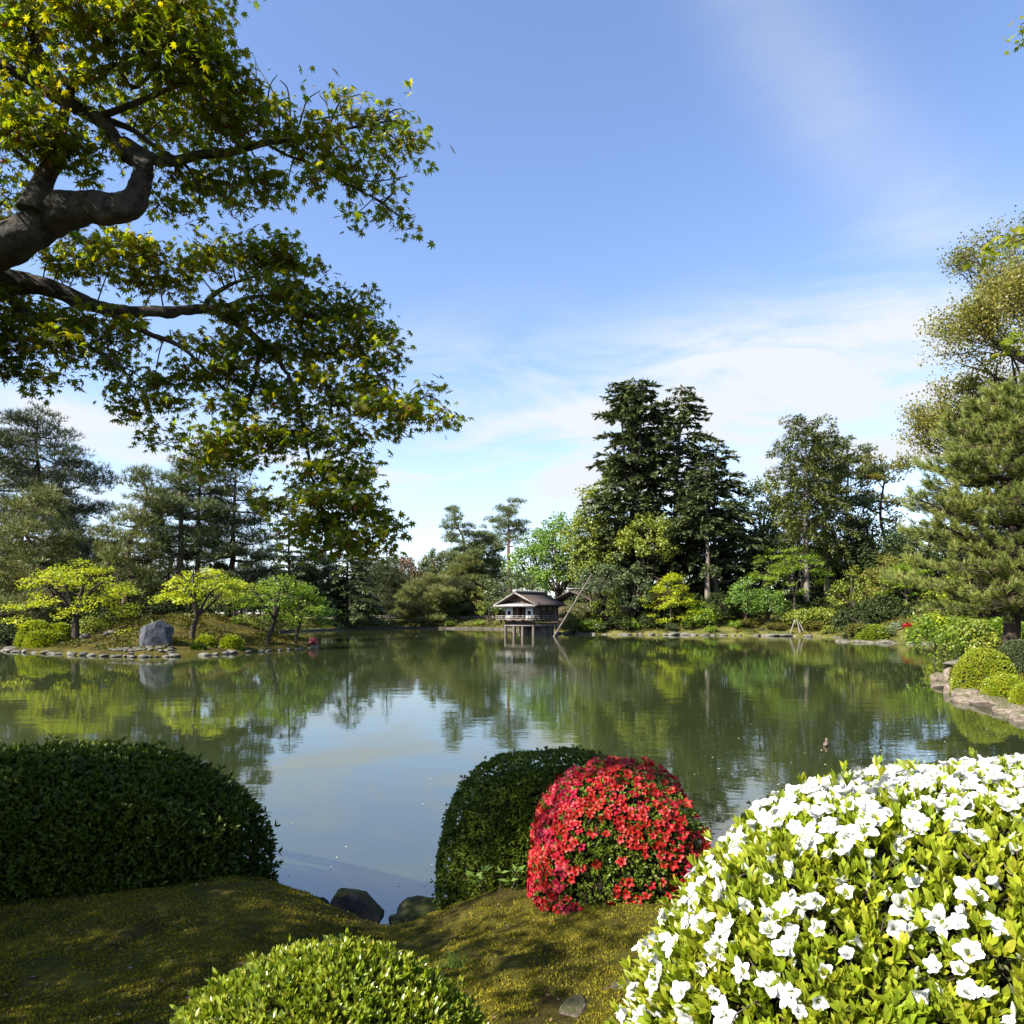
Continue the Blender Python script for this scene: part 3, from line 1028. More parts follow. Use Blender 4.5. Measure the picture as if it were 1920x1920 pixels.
# ---- petals floating on the pond
M['petal'] = plain_mat('fallen petals', [(.3, (.45, .38, .22)), (.7, (.62, .58, .42))], 3, .7)
rng = np.random.default_rng(9)
pm = Acc()
leaves(pm, [(-.5, 0, .0)], [(1, 0, 0)], [(0, 0, 1)], 1.0, L_WIDE)
pmesh = pm.mesh('floating petal')
pmesh.materials.append(M['petal'])
for k in range(72):
    if k < 12:
        px, py = rng.uniform(540, 830), rng.uniform(1440, 1680)
    else:
        px, py = rng.uniform(1180, 1900), rng.uniform(1340, 1480)
    Y = EYE * FOC / (py - HORIZON)
    o = link('floating_petal', pmesh, None, None, (X(px, Y), Y, .012))
    s = rng.uniform(.02, .04) if k < 12 else rng.uniform(.03, .065)
    o.scale = (s, s * .6, s)
    o.rotation_euler = (0, 0, rng.uniform(0, 6.3))
    tag(o, 'tiny pale petal floating on the open pond water', 'petal', 'petals floating on the pond')

# ------------------------------------------------------------------ teahouse on piles
M['wood_dark'] = plain_mat('weathered dark wood', [(.3, (.035, .025, .020)), (.7, (.09, .066, .052))], 3, .85, .2, bump=.4, stretch=(1, 1, .2))
M['wood_grey'] = plain_mat('silvered wood', [(.3, (.13, .11, .095)), (.7, (.27, .24, .21))], 3, .85, .2, bump=.4, stretch=(1, 1, .2))
M['shingle'] = plain_mat('brown shingle roof', [(.3, (.038, .028, .023)), (.7, (.082, .062, .052))], 4, .85, .2, bump=.6, stretch=(.6, 6, 6))
M['paper'] = plain_mat('white paper screens', [(.3, (.72, .72, .70)), (.7, (.80, .80, .78))], 2, .7)
M['clay'] = plain_mat('brown clay wall', [(.3, (.10, .065, .05)), (.7, (.16, .105, .08))], 2, .95, .1)
M['ridge_tile'] = plain_mat('grey ridge tiles', [(.3, (.16, .155, .15)), (.7, (.32, .31, .30))], 5, .7, .3)
M['dark_gap'] = plain_mat('painted dark of openings', [(.3, (.014, .011, .009)), (.7, (.03, .022, .018))], 3, .9, .1)  # near-black colour stands in for the unlit depth of openings
M['blocker_stone'] = plain_mat('underfloor blocker stone', [(.3, (.12, .105, .09)), (.7, (.24, .21, .18))], 5, .9, .2, bump=.6)


def prism(acc, pts, off, mi=0):
    """polygon pts extruded by off"""
    pts = np.asarray(pts, float)
    n = len(pts)
    v = np.concatenate([pts, pts + np.asarray(off, float)])
    acc.add(v, [tuple(range(n))[::-1], tuple(range(n, 2 * n))] + [(i, (i + 1) % n, n + (i + 1) % n, n + i) for i in range(n)], mi)


def slab_roof(acc, y0, y1, w, z_eave, z_ridge, th=.16, cx=0.0):
    """two slopes running along y, slightly sagging"""
    for s in (-1, 1):
        prof = []
        for u in np.linspace(0, 1, 6):
            prof.append((cx + s * w * (1 - u), z_eave + (z_ridge - z_eave) * (u * .78 + .22 * u * u)))
        lowp = [(q[0], y0, q[1]) for q in prof] + [(q[0], y0, q[1] - th) for q in prof[::-1]]
        prism(acc, lowp, (0, y1 - y0, 0))


TH_Y = 80.0
TH = np.array((X(973, TH_Y), TH_Y, 0))
tea = thing('teahouse', 'small teahouse with a gabled shingle roof on wooden piles over the pond', 'teahouse', TH, math.radians(-35))
FW, DP = 2.05, 5.4                                    # half width, depth
FL, EV, RD = 1.45, 3.72, 5.05                         # floor, eave and ridge heights
for (x, y) in [(-FW + .1, .1), (-.75, .1), (.45, .1), (FW - .1, .1), (-FW + .1, 1.9), (0, 1.9), (FW - .1, 1.9), (FW - .1, 3.6), (-FW + .1, 3.6), (FW - .1, 5.2)]:
    acc = Acc()
    tube(acc, [(x, y, -1.2), (x, y, .45), (x, y, FL - .32)], [.20, .18, .17], 9)
    link('pile', acc.mesh('teahouse pile', True), M['pile_wood'], tea)
acc = Acc()
for z0, z1, o in ((FL - .34, FL - .14, .03), (FL + .16, FL + .30, .10)):
    acc.box(-FW - o, FW + o, -o - .02, .12, z0, z1)
    acc.box(FW - .12, FW + o + .01, .13, DP, z0 + .002, z1 - .002)
link('floor_beam', acc.mesh('teahouse beams'), M['wood_grey'], tea)
acc = Acc()
acc.box(-FW, FW - .002, .03, DP, FL - .16, FL + .02)
acc.box(-FW + .02, FW - .14, .125, .20, FL + .02, FL + .55)
link('skirting', acc.mesh('teahouse skirting'), M['clay'], tea)
acc = Acc()
acc.box(-FW - .75, FW + .55, -.72, -.10, FL + .40, FL + .48)
acc.box(FW + .11, FW + .55, -.098, DP - 1.2, FL + .40, FL + .48)
link('veranda', acc.mesh('teahouse veranda'), M['wood_grey'], tea)
acc = Acc().box(-FW + .5, FW - .5, 2.3, DP - .2, -1.2, FL - .345)  # added block, keeps the space under the rear floor dark
link('underfloor_blocker', acc.mesh('teahouse foundation'), M['blocker_stone'], tea)
rail = Acc()
for z in (FL + .62, FL + .83):
    rail.box(-FW - .72, FW + .52, -.70, -.64, z, z + .06)
    rail.box(FW + .46, FW + .518, -.638, DP - 1.3, z + .002, z + .058)
for k in range(8):
    x = -FW - .68 + k * (2 * FW + 1.14) / 7
    rail.box(x - .03, x + .03, -.705, -.635, FL + .482, FL + .95)
for k in range(5):
    y = .3 + k * .95
    rail.box(FW + .455, FW + .523, y - .03, y + .03, FL + .482, FL + .93)
link('railing', rail.mesh('teahouse railing'), M['wood_grey'], tea)
brk = Acc()
for x in (-FW - .3, -.7, .7, FW + .2):
    prism(brk, [(x - .05, -.1, FL - .1), (x - .05, -.66, FL + .398), (x - .05, -.1, FL + .398)], (.1, 0, 0))
link('veranda_bracket', brk.mesh('teahouse brackets'), M['wood_dark'], tea)
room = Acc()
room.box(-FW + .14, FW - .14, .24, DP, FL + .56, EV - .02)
link('room_dark_fill', room.mesh('teahouse room'), M['dark_gap'], tea)  # solid block, the unlit room's darkness is in its colour
post = Acc()
for x in (-FW + .06, -.62, .62, FW - .06):
    link('post', Acc().box(x - .06, x + .06, .02, .14, FL + .302, EV + .1).mesh('teahouse post'), M['wood_dark'], tea)
for y in (1.5, 2.9, 4.3, 5.34):
    link('post', Acc().box(FW - .12, FW - .002, y - .06, y + .06, FL + .302, EV + .1).mesh('teahouse post'), M['wood_dark'], tea)
post.box(-FW, FW, .0, .10, EV - .18, EV - .06)
link('lintel', post.mesh('teahouse lintel'), M['wood_dark'], tea)
for x0, x1 in ((-FW + .13, -FW + 1.15), (FW - 1.15, FW - .13)):
    acc = Acc().box(x0, x1, .04, .10, FL + .50, EV - .19)
    sc = link('paper_screen', acc.mesh('paper screen'), M['paper'], tea)
    xm = (x0 + x1) / 2
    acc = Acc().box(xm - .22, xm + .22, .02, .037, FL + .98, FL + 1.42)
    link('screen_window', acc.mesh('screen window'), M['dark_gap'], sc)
acc = Acc().box(-.55, -.05, .05, .12, FL + .5, EV - .19)
link('door_panel', acc.mesh('brown door panel'), M['clay'], tea)
for y0, y1, mname, part in ((.2, 1.42, 'clay', 'side_panel'), (1.6, 2.8, 'wood_dark', 'side_panel'), (3.0, 4.2, 'wood_dark', 'side_panel'), (4.4, 5.26, 'clay', 'side_panel')):
    acc = Acc().box(FW - .13, FW - .04, y0, y1, FL + .302, EV - .05)
    pn = link(part, acc.mesh('side panel'), M[mname], tea)
    if mname == 'wood_dark':
        acc = Acc().box(FW - .038, FW - .022, y0 + .2, y1 - .2, EV - .75, EV - .35)
        link('window', acc.mesh('side window'), M['wood_grey'], pn)
gab = Acc()
prism(gab, [(-FW - .1, .02, EV), (FW + .1, .02, EV), (0, .02, RD - .22)], (0, .1, 0))
gab.box(-.06, .06, -.04, .02, EV, RD - .3)
link('gable', gab.mesh('teahouse gable'), M['clay'], tea)
rf = Acc()
slab_roof(rf, -.85, DP + .4, FW + .95, EV - .12, RD)
roof = link('roof', rf.mesh('teahouse roof'), M['shingle'], tea)
brd = Acc()
for s in (-1, 1):
    prism(brd, [(s * (FW + 1.0), -.92, EV - .34), (s * (FW + 1.0), -.92, EV - .14), (0, -.92, RD + .02), (0, -.92, RD - .20)], (0, .065, 0))
link('bargeboard', brd.mesh('teahouse bargeboard'), M['wood_grey'], roof)
rdg = Acc()
rdg.box(-.20, .20, -.95, DP + .45, RD - .04, RD + .16)
for k in range(12):
    y = -.8 + k * .53
    rdg.box(-.30, .30, y - .1, y + .12, RD + .05, RD + .26)
link('ridge', rdg.mesh('teahouse ridge'), M['ridge_tile'], roof)
pent = Acc()
prism(pent, [(-FW - .85, -1.1, EV - .34), (-FW - .85, -1.1, EV - .26), (-FW - .85, .0, EV + .14), (-FW - .85, .0, EV + .06)], (2 * FW + 1.7, 0, 0))
for k in range(15):
    x = -FW - .8 + k * (2 * FW + 1.6) / 14
    pent.box(x - .03, x + .03, -1.13, -1.05, EV - .42, EV - .345)
link('lower_eave', pent.mesh('teahouse lower eave'), M['ridge_tile'], roof)

hall = thing('teahouse_hall', 'larger brown shingle-roofed hall behind the teahouse, half hidden by shrubs', 'building', (X(1085, 90), 90, 0), math.radians(-35))
acc = Acc().box(-3.6, 3.6, -1.2, 6.5, .3, 3.9)
link('wall', acc.mesh('hall wall'), M['wood_dark'], hall)
acc = Acc()
slab_roof(acc, -2.2, 7.5, 4.8, 3.7, 5.5)
hr = link('roof', acc.mesh('hall roof'), M['shingle'], hall)
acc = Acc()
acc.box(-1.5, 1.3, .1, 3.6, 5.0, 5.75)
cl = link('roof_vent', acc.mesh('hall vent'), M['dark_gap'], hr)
acc = Acc()
acc.box(-1.8, 1.6, -.1, 3.8, 5.76, 5.9)
acc.box(-1.75, -1.5, -.05, .10, 5.0, 5.755)
link('vent_cap', acc.mesh('vent cap'), M['ridge_tile'], cl)
annex = thing('garden_shed', 'low pale-roofed outbuilding behind the shrubs right of the leaning pole', 'building', (X(1140, 88), 88, 0), math.radians(8))
acc = Acc().box(-3.2, 3.2, 0, 3, .4, 2.9)
link('wall', acc.mesh('shed wall'), M['clay'], annex)
acc = Acc()
prism(acc, [(-3.9, -.9, 2.75), (-3.9, -.9, 2.9), (-3.9, 1.5, 3.9), (-3.9, 3.9, 2.9), (-3.9, 3.9, 2.75), (-3.9, 1.5, 3.75)], (7.8, 0, 0))
link('roof', acc.mesh('shed roof'), M['wood_grey'], annex)

# leaning prop pole for the old tree, two small tripod props
pole = Acc()
a_, b_ = P(1037, 1196, 78), P(1110, 1076, 80)
a_ = a_ - (b_ - a_) * .08
tube(pole, [a_, a_ * .5 + b_ * .5 + np.array((.05, 0, .03)), b_], [.13, .11, .09], 10)
tag(link('prop_pole', pole.mesh('prop pole', True), M['pile_wood']), 'long bare prop pole leaning out of the pond beside the teahouse', 'pole')
prop = thing('tripod_prop', 'pair of crossed wooden props standing at the far water edge', 'prop', (X(1493, 79), 79, 0))
for dx in (-1.0, 1.0, .35):
    acc = Acc()
    tube(acc, [(dx * 1.1, -.5, -.3), (dx * .15, 0, 1.9)], [.07, .06], 7)
    link('leg', acc.mesh('prop leg', True), M['wood_grey'], prop)

# low fence along the far path
fence = thing('fence', 'low pale post-and-rail fence along the far bank path', 'fence', (X(600, 124), 124, 0))
fx0, fx1 = X(590, 124), X(930, 124)
n = 62
fz = [gz(fx0 + (fx1 - fx0) * k / (n - 1), 124) for k in range(n)]
for k in range(n):
    x = (fx1 - fx0) * k / (n - 1)
    acc = Acc().box(x - .07, x + .07, -.06, .06, fz[k] - .1, fz[k] + .78)
    link('post', acc.mesh('fence post'), M['wood_grey'], fence)
acc = Acc()
for hgt in (.35, .62):
    for k in range(n - 1):
        x0, x1 = (fx1 - fx0) * k / (n - 1), (fx1 - fx0) * (k + 1) / (n - 1)
        za, zb = fz[k] + hgt, fz[k + 1] + hgt
        prism(acc, [(x0, -.12, za - .04), (x1, -.12, zb - .04), (x1, -.12, zb + .05), (x0, -.12, za + .05)], (0, .055, 0))
link('rail', acc.mesh('fence rail'), M['wood_grey'], fence)
path = Acc()
px_ = np.linspace(fx0 - 8, fx1 + 4, 40)
pv = np.concatenate([np.stack([px_, 0 * px_ + y, ground_z(px_, 0 * px_ + y) + .06], 1) for y in (126, 128.5)])
path.add(pv, [(i, i + 1, 41 + i, 40 + i) for i in range(39)])
M['gravel'] = plain_mat('pale gravel path', [(.3, (.28, .25, .21)), (.7, (.40, .37, .32))], 8, .95)
tag(link('path', path.mesh('path'), M['gravel']), kind='structure')
lamp = thing('lamp_post', 'slim pale lamp post beside the far path', 'lamp post', (X(745, 123), 123, gz(X(745, 123), 123) - .1))
acc = Acc()
tube(acc, [(0, 0, 0), (0, 0, 2.3)], [.07, .05], 8)
link('pole', acc.mesh('lamp pole', True), M['wood_grey'], lamp)
acc = Acc()
tube(acc, [(0, 0, 2.3), (0, 0, 2.34), (0, 0, 2.6), (0, 0, 2.72)], [.1, .15, .17, .04], 8)
link('lamp_head', acc.mesh('lamp head', True), M['wood_grey'], lamp)
M['wallstone'] = plain_mat('far bank stone edging', [(.3, (.03, .026, .02)), (.7, (.10, .088, .07))], 1.4, .9, .2, bump=.8)
edge = Acc()
pts = [p for p in POND_C if -34 < p[0] < 2.5 and p[1] > 95]
pts = np.array(pts)
o_ = np.concatenate([pts, np.zeros((len(pts), 1))], 1)
prism_v = []
for dy, z in ((-.25, -.4), (-.25, .26), (.3, .30), (.3, -.4)):
    prism_v.append(o_ + np.array((0, dy, z)))
vv = np.concatenate(prism_v)
k = len(pts)
edge.add(vv, [(a * k + i, a * k + i + 1, (a + 1) * k + i + 1, (a + 1) * k + i) for a in range(3) for i in range(k - 1)])
tag(link('bank_edging', edge.mesh('bank edging'), M['wallstone']), 'long low stone edging wall of the far bank', 'retaining wall')

# ------------------------------------------------------------------ stones of the shores
pale = [rock_mesh('shore stone', 400 + k, 3, .45, 9, (1, .8, .6), 2.0, 1.6) for k in range(5)]
for m_ in pale:
    m_.materials.append(M['rock_pale'])
tan = [rock_mesh('shore boulder', 420 + k, 4, .45, 12, (1, .75, .5), 2.0, 1.7) for k in range(5)]
for m_ in tan:
    m_.materials.append(M['rock_tan'])
# the big rocks of the near right bank
NEAR_R = [(1765, 1266, 27.0, .42, .45, 'round pale grey stone standing upright at the tip of the right bank'),
          (1783, 1268, 26.2, .5, .8, 'tall pinkish stone beside the low yellow-green plant at the tip of the right bank'),
          (1778, 1289, 24.2, .75, .30, 'flat pale stone lying lowest in the water at the tip of the right bank'),
          (1795, 1303, 22.6, .45, .55, 'narrow upright tan stone right of the flat tip stone'),
          (1812, 1318, 20.4, .55, .32, 'low tan stone in the middle of the right bank waterline'),
          (1818, 1298, 21.6, .5, .5, 'pale boulder under the larger round clipped azalea on the right bank'),
          (1845, 1316, 19.9, .62, .36, 'wide brownish stone in the right bank waterline below the round azaleas'),
          (1872, 1322, 19.2, .75, .42, 'biggest reddish brown stone of the right bank waterline'),
          (1905, 1334, 18.0, .55, .34, 'pale stone at the right edge of the photo on the bank'),
          (1935, 1345, 16.9, .6, .35, 'stone on the right bank cut by the photo edge')]
for k, (px, py, Y, s, h, lab) in enumerate(NEAR_R):
    rock('rock', lab, (X(px, Y), Y, .04), (s, s * .9, h * 1.3), tan[k % 5], None, k * 1.1)
rng = np.random.default_rng(31)


def along(poly, i0, i1, step, jit):
    seg = poly[i0:i1]
    d = np.concatenate([[0], np.cumsum(np.linalg.norm(np.diff(seg, axis=0), axis=1))])
    t = np.arange(0, d[-1], step) + rng.uniform(-.3, .3, len(np.arange(0, d[-1], step))) * step
    return np.stack([np.interp(t, d, seg[:, 0]), np.interp(t, d, seg[:, 1])], 1) + rng.normal(size=(len(t), 2)) * jit


idx = [i for i in range(len(POND_C)) if POND_C[i, 0] > 3 and POND_C[i, 1] > 33]
for k, (x, y) in enumerate(along(POND_C, idx[0], idx[-1] + 1, 1.1, .16)):
    s = rng.uniform(.4, 1.15)
    rock('rock', 'pale edging stone along the far right waterline', (x, y, rng.uniform(-.05, .08)), (s, s * .7, s * rng.uniform(.35, .6)), pale[k % 5], None, rng.uniform(0, 6),
         'edging stones along the far right shore')
idx = range(0, len(ISLE_C))
ring = along(ISLE_C, 0, 34, .95, .12)
for k, (x, y) in enumerate(ring):
    s = rng.uniform(.2, .55)
    rock('rock', 'grey stone along the waterline of the island', (x, y, rng.uniform(-.02, .08)), (s, s * .8, s * .7), pale[k % 5], None, rng.uniform(0, 6), 'stones along the island waterline')
for k in range(46):
    px, py = rng.uniform(208, 322), rng.uniform(1217, 1234)
    Y = 41.0 + (1234 - py) * .12
    s = rng.uniform(.16, .33)
    x = X(px, Y)
    rock('cobble', 'rounded cobble of the pale pebble beach below the standing stone', (x, Y, max(iz(x, Y), 0) + .05), (s, s * .8, s * .6), pale[k % 5], None, rng.uniform(0, 6), 'cobbles of the beach below the standing stone')
stele = rock_mesh('standing stone', 505, 6, .30, 0, (1, .62, 1), 4.5, 1.4)
bmv = np.empty(len(stele.vertices) * 3)
stele.vertices.foreach_get('co', bmv)
bmv = bmv.reshape(-1, 3)
for n_, d_ in (((-.75, -.62, .12), .78), ((.25, -.93, -.05), .56), ((-.35, -.1, .93), .86), ((.5, -.1, .86), .93), ((.9, -.3, .2), .88)):
    n_ = np.array(n_) / np.linalg.norm(n_)
    bmv -= np.maximum(bmv @ n_ - d_, 0)[:, None] * n_
bmv *= 1 + .10 * (fbm(bmv * 3.5 + 2, 5, 77)[:, None] - .5)
stele.vertices.foreach_set('co', bmv.ravel())
stele.materials.append(M['rock_blue'])
rock('standing_stone', 'huge blue-grey standing stone on the island shore', (X(292, 43.6), 43.6, 1.05), (.98, .9, 1.12), stele, None, .1, None, 'standing stone')
for k, (px, py, Y, s, lab) in enumerate([(205, 1192, 49, .5, 'small pale stone on the island slope left of the standing stone'), (237, 1166, 55, .95, 'dark rock between the left lime maple and the standing stone'),
                                         (160, 1188, 49, .55, 'grey rock at the foot of the left lime maple'), (118, 1199, 47.5, .3, 'pale stone right of the lower clipped mound on the island')]):
    x = X(px, Y)
    rock('rock', lab, (x, Y, iz(x, Y) + s * .15), (s, s * .8, s * .8), pale[k], None, k)

# ------------------------------------------------------------------ tree builders (each returns trunk and crown meshes around a base at the origin)


def finish(tr, cr, name):
    return tr.mesh(name + ' trunk', True), cr.mesh(name + ' crown')


def tufts(acc, pos, ax, rng, k, size, spread, width=1.0, shape=L_NEEDLE):
    pos = np.repeat(pos, k, 0)
    ax = np.repeat(ax, k, 0)
    d = unit(ax + rdir(rng, len(pos)) * spread)
    leaves(acc, pos, d, rdir(rng, len(pos)), size * rng.uniform(.7, 1.15, len(pos)), shape, width)


def trunk_line(h, rng, wob, lean=(0, 0), n=9):
    z = np.linspace(-.35, h, n)
    o = np.cumsum(rng.normal(size=(n, 2)) * wob * h / n, 0)
    o -= o[0]
    u = np.clip(z / h, 0, 1)
    return spline(np.stack([o[:, 0] + lean[0] * h * u, o[:, 1] + lean[1] * h * u, z], 1), 22)


def at(line, t):
    s = np.clip(t, 0, 1) * (len(line) - 1)
    i = min(int(s), len(line) - 2)
    return line[i] + (line[i + 1] - line[i]) * (s - i)


def pine(h, r, seed, bare=.3, n=26, wob=.22, lean=(0, 0), pad=.85, dens=30, needle=.42, k=6, prof='round', tr=None, up=.15, width=.9, gap=.0, pz=.36, spread=.8):
    rng = np.random.default_rng(seed)
    T, C = Acc(), Acc()
    line = trunk_line(h, rng, wob, lean)
    r0 = tr or h * .022 + .06
    tube(T, line, np.linspace(r0, r0 * .18, len(line)) * np.concatenate([[1.5, 1.25], np.ones(len(line) - 2)]), 9)
    cen, rad = [], []
    for i in range(n):
        t = bare + (1 - bare) * (i + .5) / n
        if rng.random() < gap:
            continue
        u = (t - bare) / (1 - bare)
        w = {'round': (1 - u ** 2.2) * .85 + .18, 'cone': (1 - u) * .9 + .12, 'flat': .45 + .55 * math.sin(math.pi * min(1, u * .75 + .2)), 'top': .35 + .65 * u ** .6 if u < .85 else .6}[prof]
        L = r * w * rng.uniform(.68, 1.12)
        az = i * 2.399 + rng.normal() * .35
        s = at(line, t)
        d = np.array((math.cos(az), math.sin(az), 0))
        e = s + d * L + np.array((0, 0, L * up * rng.uniform(-.6, 1.6)))
        mid = s * .5 + e * .5 + np.array((0, 0, -.10 * L)) + rng.normal(size=3) * .06 * L
        bl = spline([s, mid, e], 9)
        tube(T, bl, np.linspace(r0 * (.42 - .25 * u), .018, 9), 5, False)
        m = max(1, int(round(L / (pad * .8))))
        side = np.array((-d[1], d[0], 0))
        for j in range(m):
            q = at(bl, 1 - .62 * j / max(m, 1) * 1.0)
            for _ in range(2 if j else 1):
                cc = q + side * rng.normal() * .38 * pad * (1 + .5 * j) + np.array((0, 0, .12 + rng.normal() * .24 * pad))
                cen.append(cc)
                rad.append(pad * rng.uniform(.65, 1.15))
                tube(T, [q, cc], [.02, .012], 4, False)
    for _ in range(3):
        cen.append(at(line, 1 - .05 * _) + rng.normal(size=3) * .2 * pad)
        rad.append(pad * .75)
    for c, pr in zip(cen, rad):
        m = int(dens * pr * pr / pad / pad * rng.uniform(.8, 1.2))
        q = rdir(rng, m) * (rng.random((m, 1)) ** .4)
        p_ = c + q * np.array((pr, pr, pr * pz))
        out = unit(p_ - c + np.array((0, 0, pr * .5)))
        tufts(C, p_, unit(out + np.array((0, 0, .45))), rng, k, needle, spread, width)
    return finish(T, C, 'pine')


def fir(h, r, seed, whorls=24, per=6, bare=.1, droop=.22, spray=.62, dens=1.0, prof=.8, gap=.12, stems=None, lean=(0, 0), top_flat=0.0):
    rng = np.random.default_rng(seed)
    T, C = Acc(), Acc()
    line = trunk_line(h, rng, .05, lean)
    r0 = h * .016 + .1
    tube(T, line, np.linspace(r0, r0 * .12, len(line)), 9)
    lines = [(line, 0.0)]
    for (t0, dx, dy, t1) in stems or []:
        a = at(line, t0)
        b = np.array((dx, dy, h * t1)) + at(line, t0) * np.array((1, 1, 0))
        ln = spline([a, a * .6 + b * .4 + np.array((dx, dy, 0)) * .35, b], 14)
        tube(T, ln, np.linspace(r0 * .5, r0 * .1, 14), 7)
        lines.append((ln, t0))
    for ln, t0 in lines:
        wn = whorls if ln is line else int(whorls * .4)
        for i in range(wn):
            b0 = bare if ln is line else .15
            t = b0 + (1 - b0) * (i + rng.uniform(.2, .8)) / wn
            tt = t if ln is line else t0 + (1 - t0) * t
            u = (tt - bare) / (1 - bare)
            w = max((1 - u), top_flat * (1 - u ** 6)) ** prof + .06
            for j in range(per):
                if rng.random() < gap:
                    continue
                L = r * w * rng.uniform(.55, 1.15) * (1 if ln is line else .75)
                az = (j + rng.uniform(-.4, .4)) / per * 2 * math.pi + i * 1.1
                d = np.array((math.cos(az), math.sin(az), 0))
                side = np.array((-d[1], d[0], 0))
                s = at(ln, t)
                e = s + d * L + np.array((0, 0, -droop * L * rng.uniform(.3, 1.5)))
                mid = (s + e) / 2 + np.array((0, 0, .13 * L))
                bl = spline([s, mid, e + np.array((0, 0, .08 * L))], 8)
                tube(T, bl, np.linspace(max(.05 * L / 3, .025), .012, 8), 4, False)
                m = int(max(5, 11 * L * dens))
                tv = .18 + .82 * rng.random(m) ** .8
                base = np.array([at(bl, q) for q in tv])
                sd = rng.choice((-1, 1), m)
                wd = (1.05 - tv) * .55 + .25
                ax = unit(d * .75 + side * (sd * wd)[:, None] + np.array((0, 0, -.12)) + rng.normal(size=(m, 3)) * .16)
                ln2 = spray * rng.uniform(.55, 1.2, m) * (.6 + .5 * min(1, L / 3))
                leaves(C, base + rng.normal(size=(m, 3)) * .05, ax, np.array((0, 0, 1.0)) + rng.normal(size=(m, 3)) * .3, ln2, L_SPRAY, 1.1)
                leaves(C, base + ax * (ln2 * .5)[:, None], unit(ax + rng.normal(size=(m, 3)) * .5), np.array((0, 0, 1.0)) + rng.normal(size=(m, 3)) * .4, ln2 * .6, L_SPRAY, 1.2)
    return finish(T, C, 'fir')


def broad(h, rx, rz, seed, n=60, clump=.9, leaf=.26, per=70, bare=.25, lean=(0, 0), flat=.75, limbs=9, shell=.55, shape=L_WIDE, tr=None, droop=0.0, low=-.75, squash=1.0, gapp=0.0):
    """clumps of leaves over an uneven crown"""
    rng = np.random.default_rng(seed)
    T, C = Acc(), Acc()
    line = trunk_line(h * .8, rng, .14, lean)
    r0 = tr or h * .02 + .06
    tube(T, line, np.linspace(r0, r0 * .25, len(line)), 8)
    cz = h - rz
    top = at(line, 1.0)
    cen = []
    while len(cen) < n:
        d = rdir(rng, 1)[0]
        if d[2] < low:
            continue
        q = d * (shell + (1 - shell) * rng.random() ** .6) * rng.uniform(.8, 1.1)
        if gapp and fbm(np.array([d * 1.7 + seed]), 2, seed)[0] < gapp:
            continue
        cen.append(np.array((q[0] * rx + lean[0] * h * .8, q[1] * rx * squash + lean[1] * h * .8, cz + q[2] * rz)))
    cen = np.array(cen)
    for c in cen[rng.permutation(len(cen))[:max(limbs, len(cen) // 3)]]:
        t = np.clip((c[2] / h) * rng.uniform(.35, .75) / .8, bare * .8, .97)
        s = at(line, t)
        mid = s * .45 + c * .55 + rng.normal(size=3) * .12 * rx + np.array((0, 0, .06 * h))
        tube(T, spline([s, mid, c], 8), np.linspace(r0 * .38, .02, 8), 5, False)
    cc = np.array((lean[0] * h * .8, lean[1] * h * .8, cz - rz * .3))
    for c in cen:
        pr = clump * rng.uniform(.55, 1.25)
        m = int(per * (pr / clump) ** 2)
        q = rdir(rng, m) * (rng.random((m, 1)) ** .45)
        p_ = c + q * np.array((pr, pr, pr * flat))
        nr = unit(q * .6 + unit(c - cc) * .4 + np.array((0, 0, .55)) + rng.normal(size=(m, 3)) * .45)
        ax = unit(rdir(rng, m) + np.array((0, 0, -droop)))
        leaves(C, p_, ax, nr, leaf * rng.uniform(.6, 1.2, m), shape)
    return finish(T, C, 'tree')


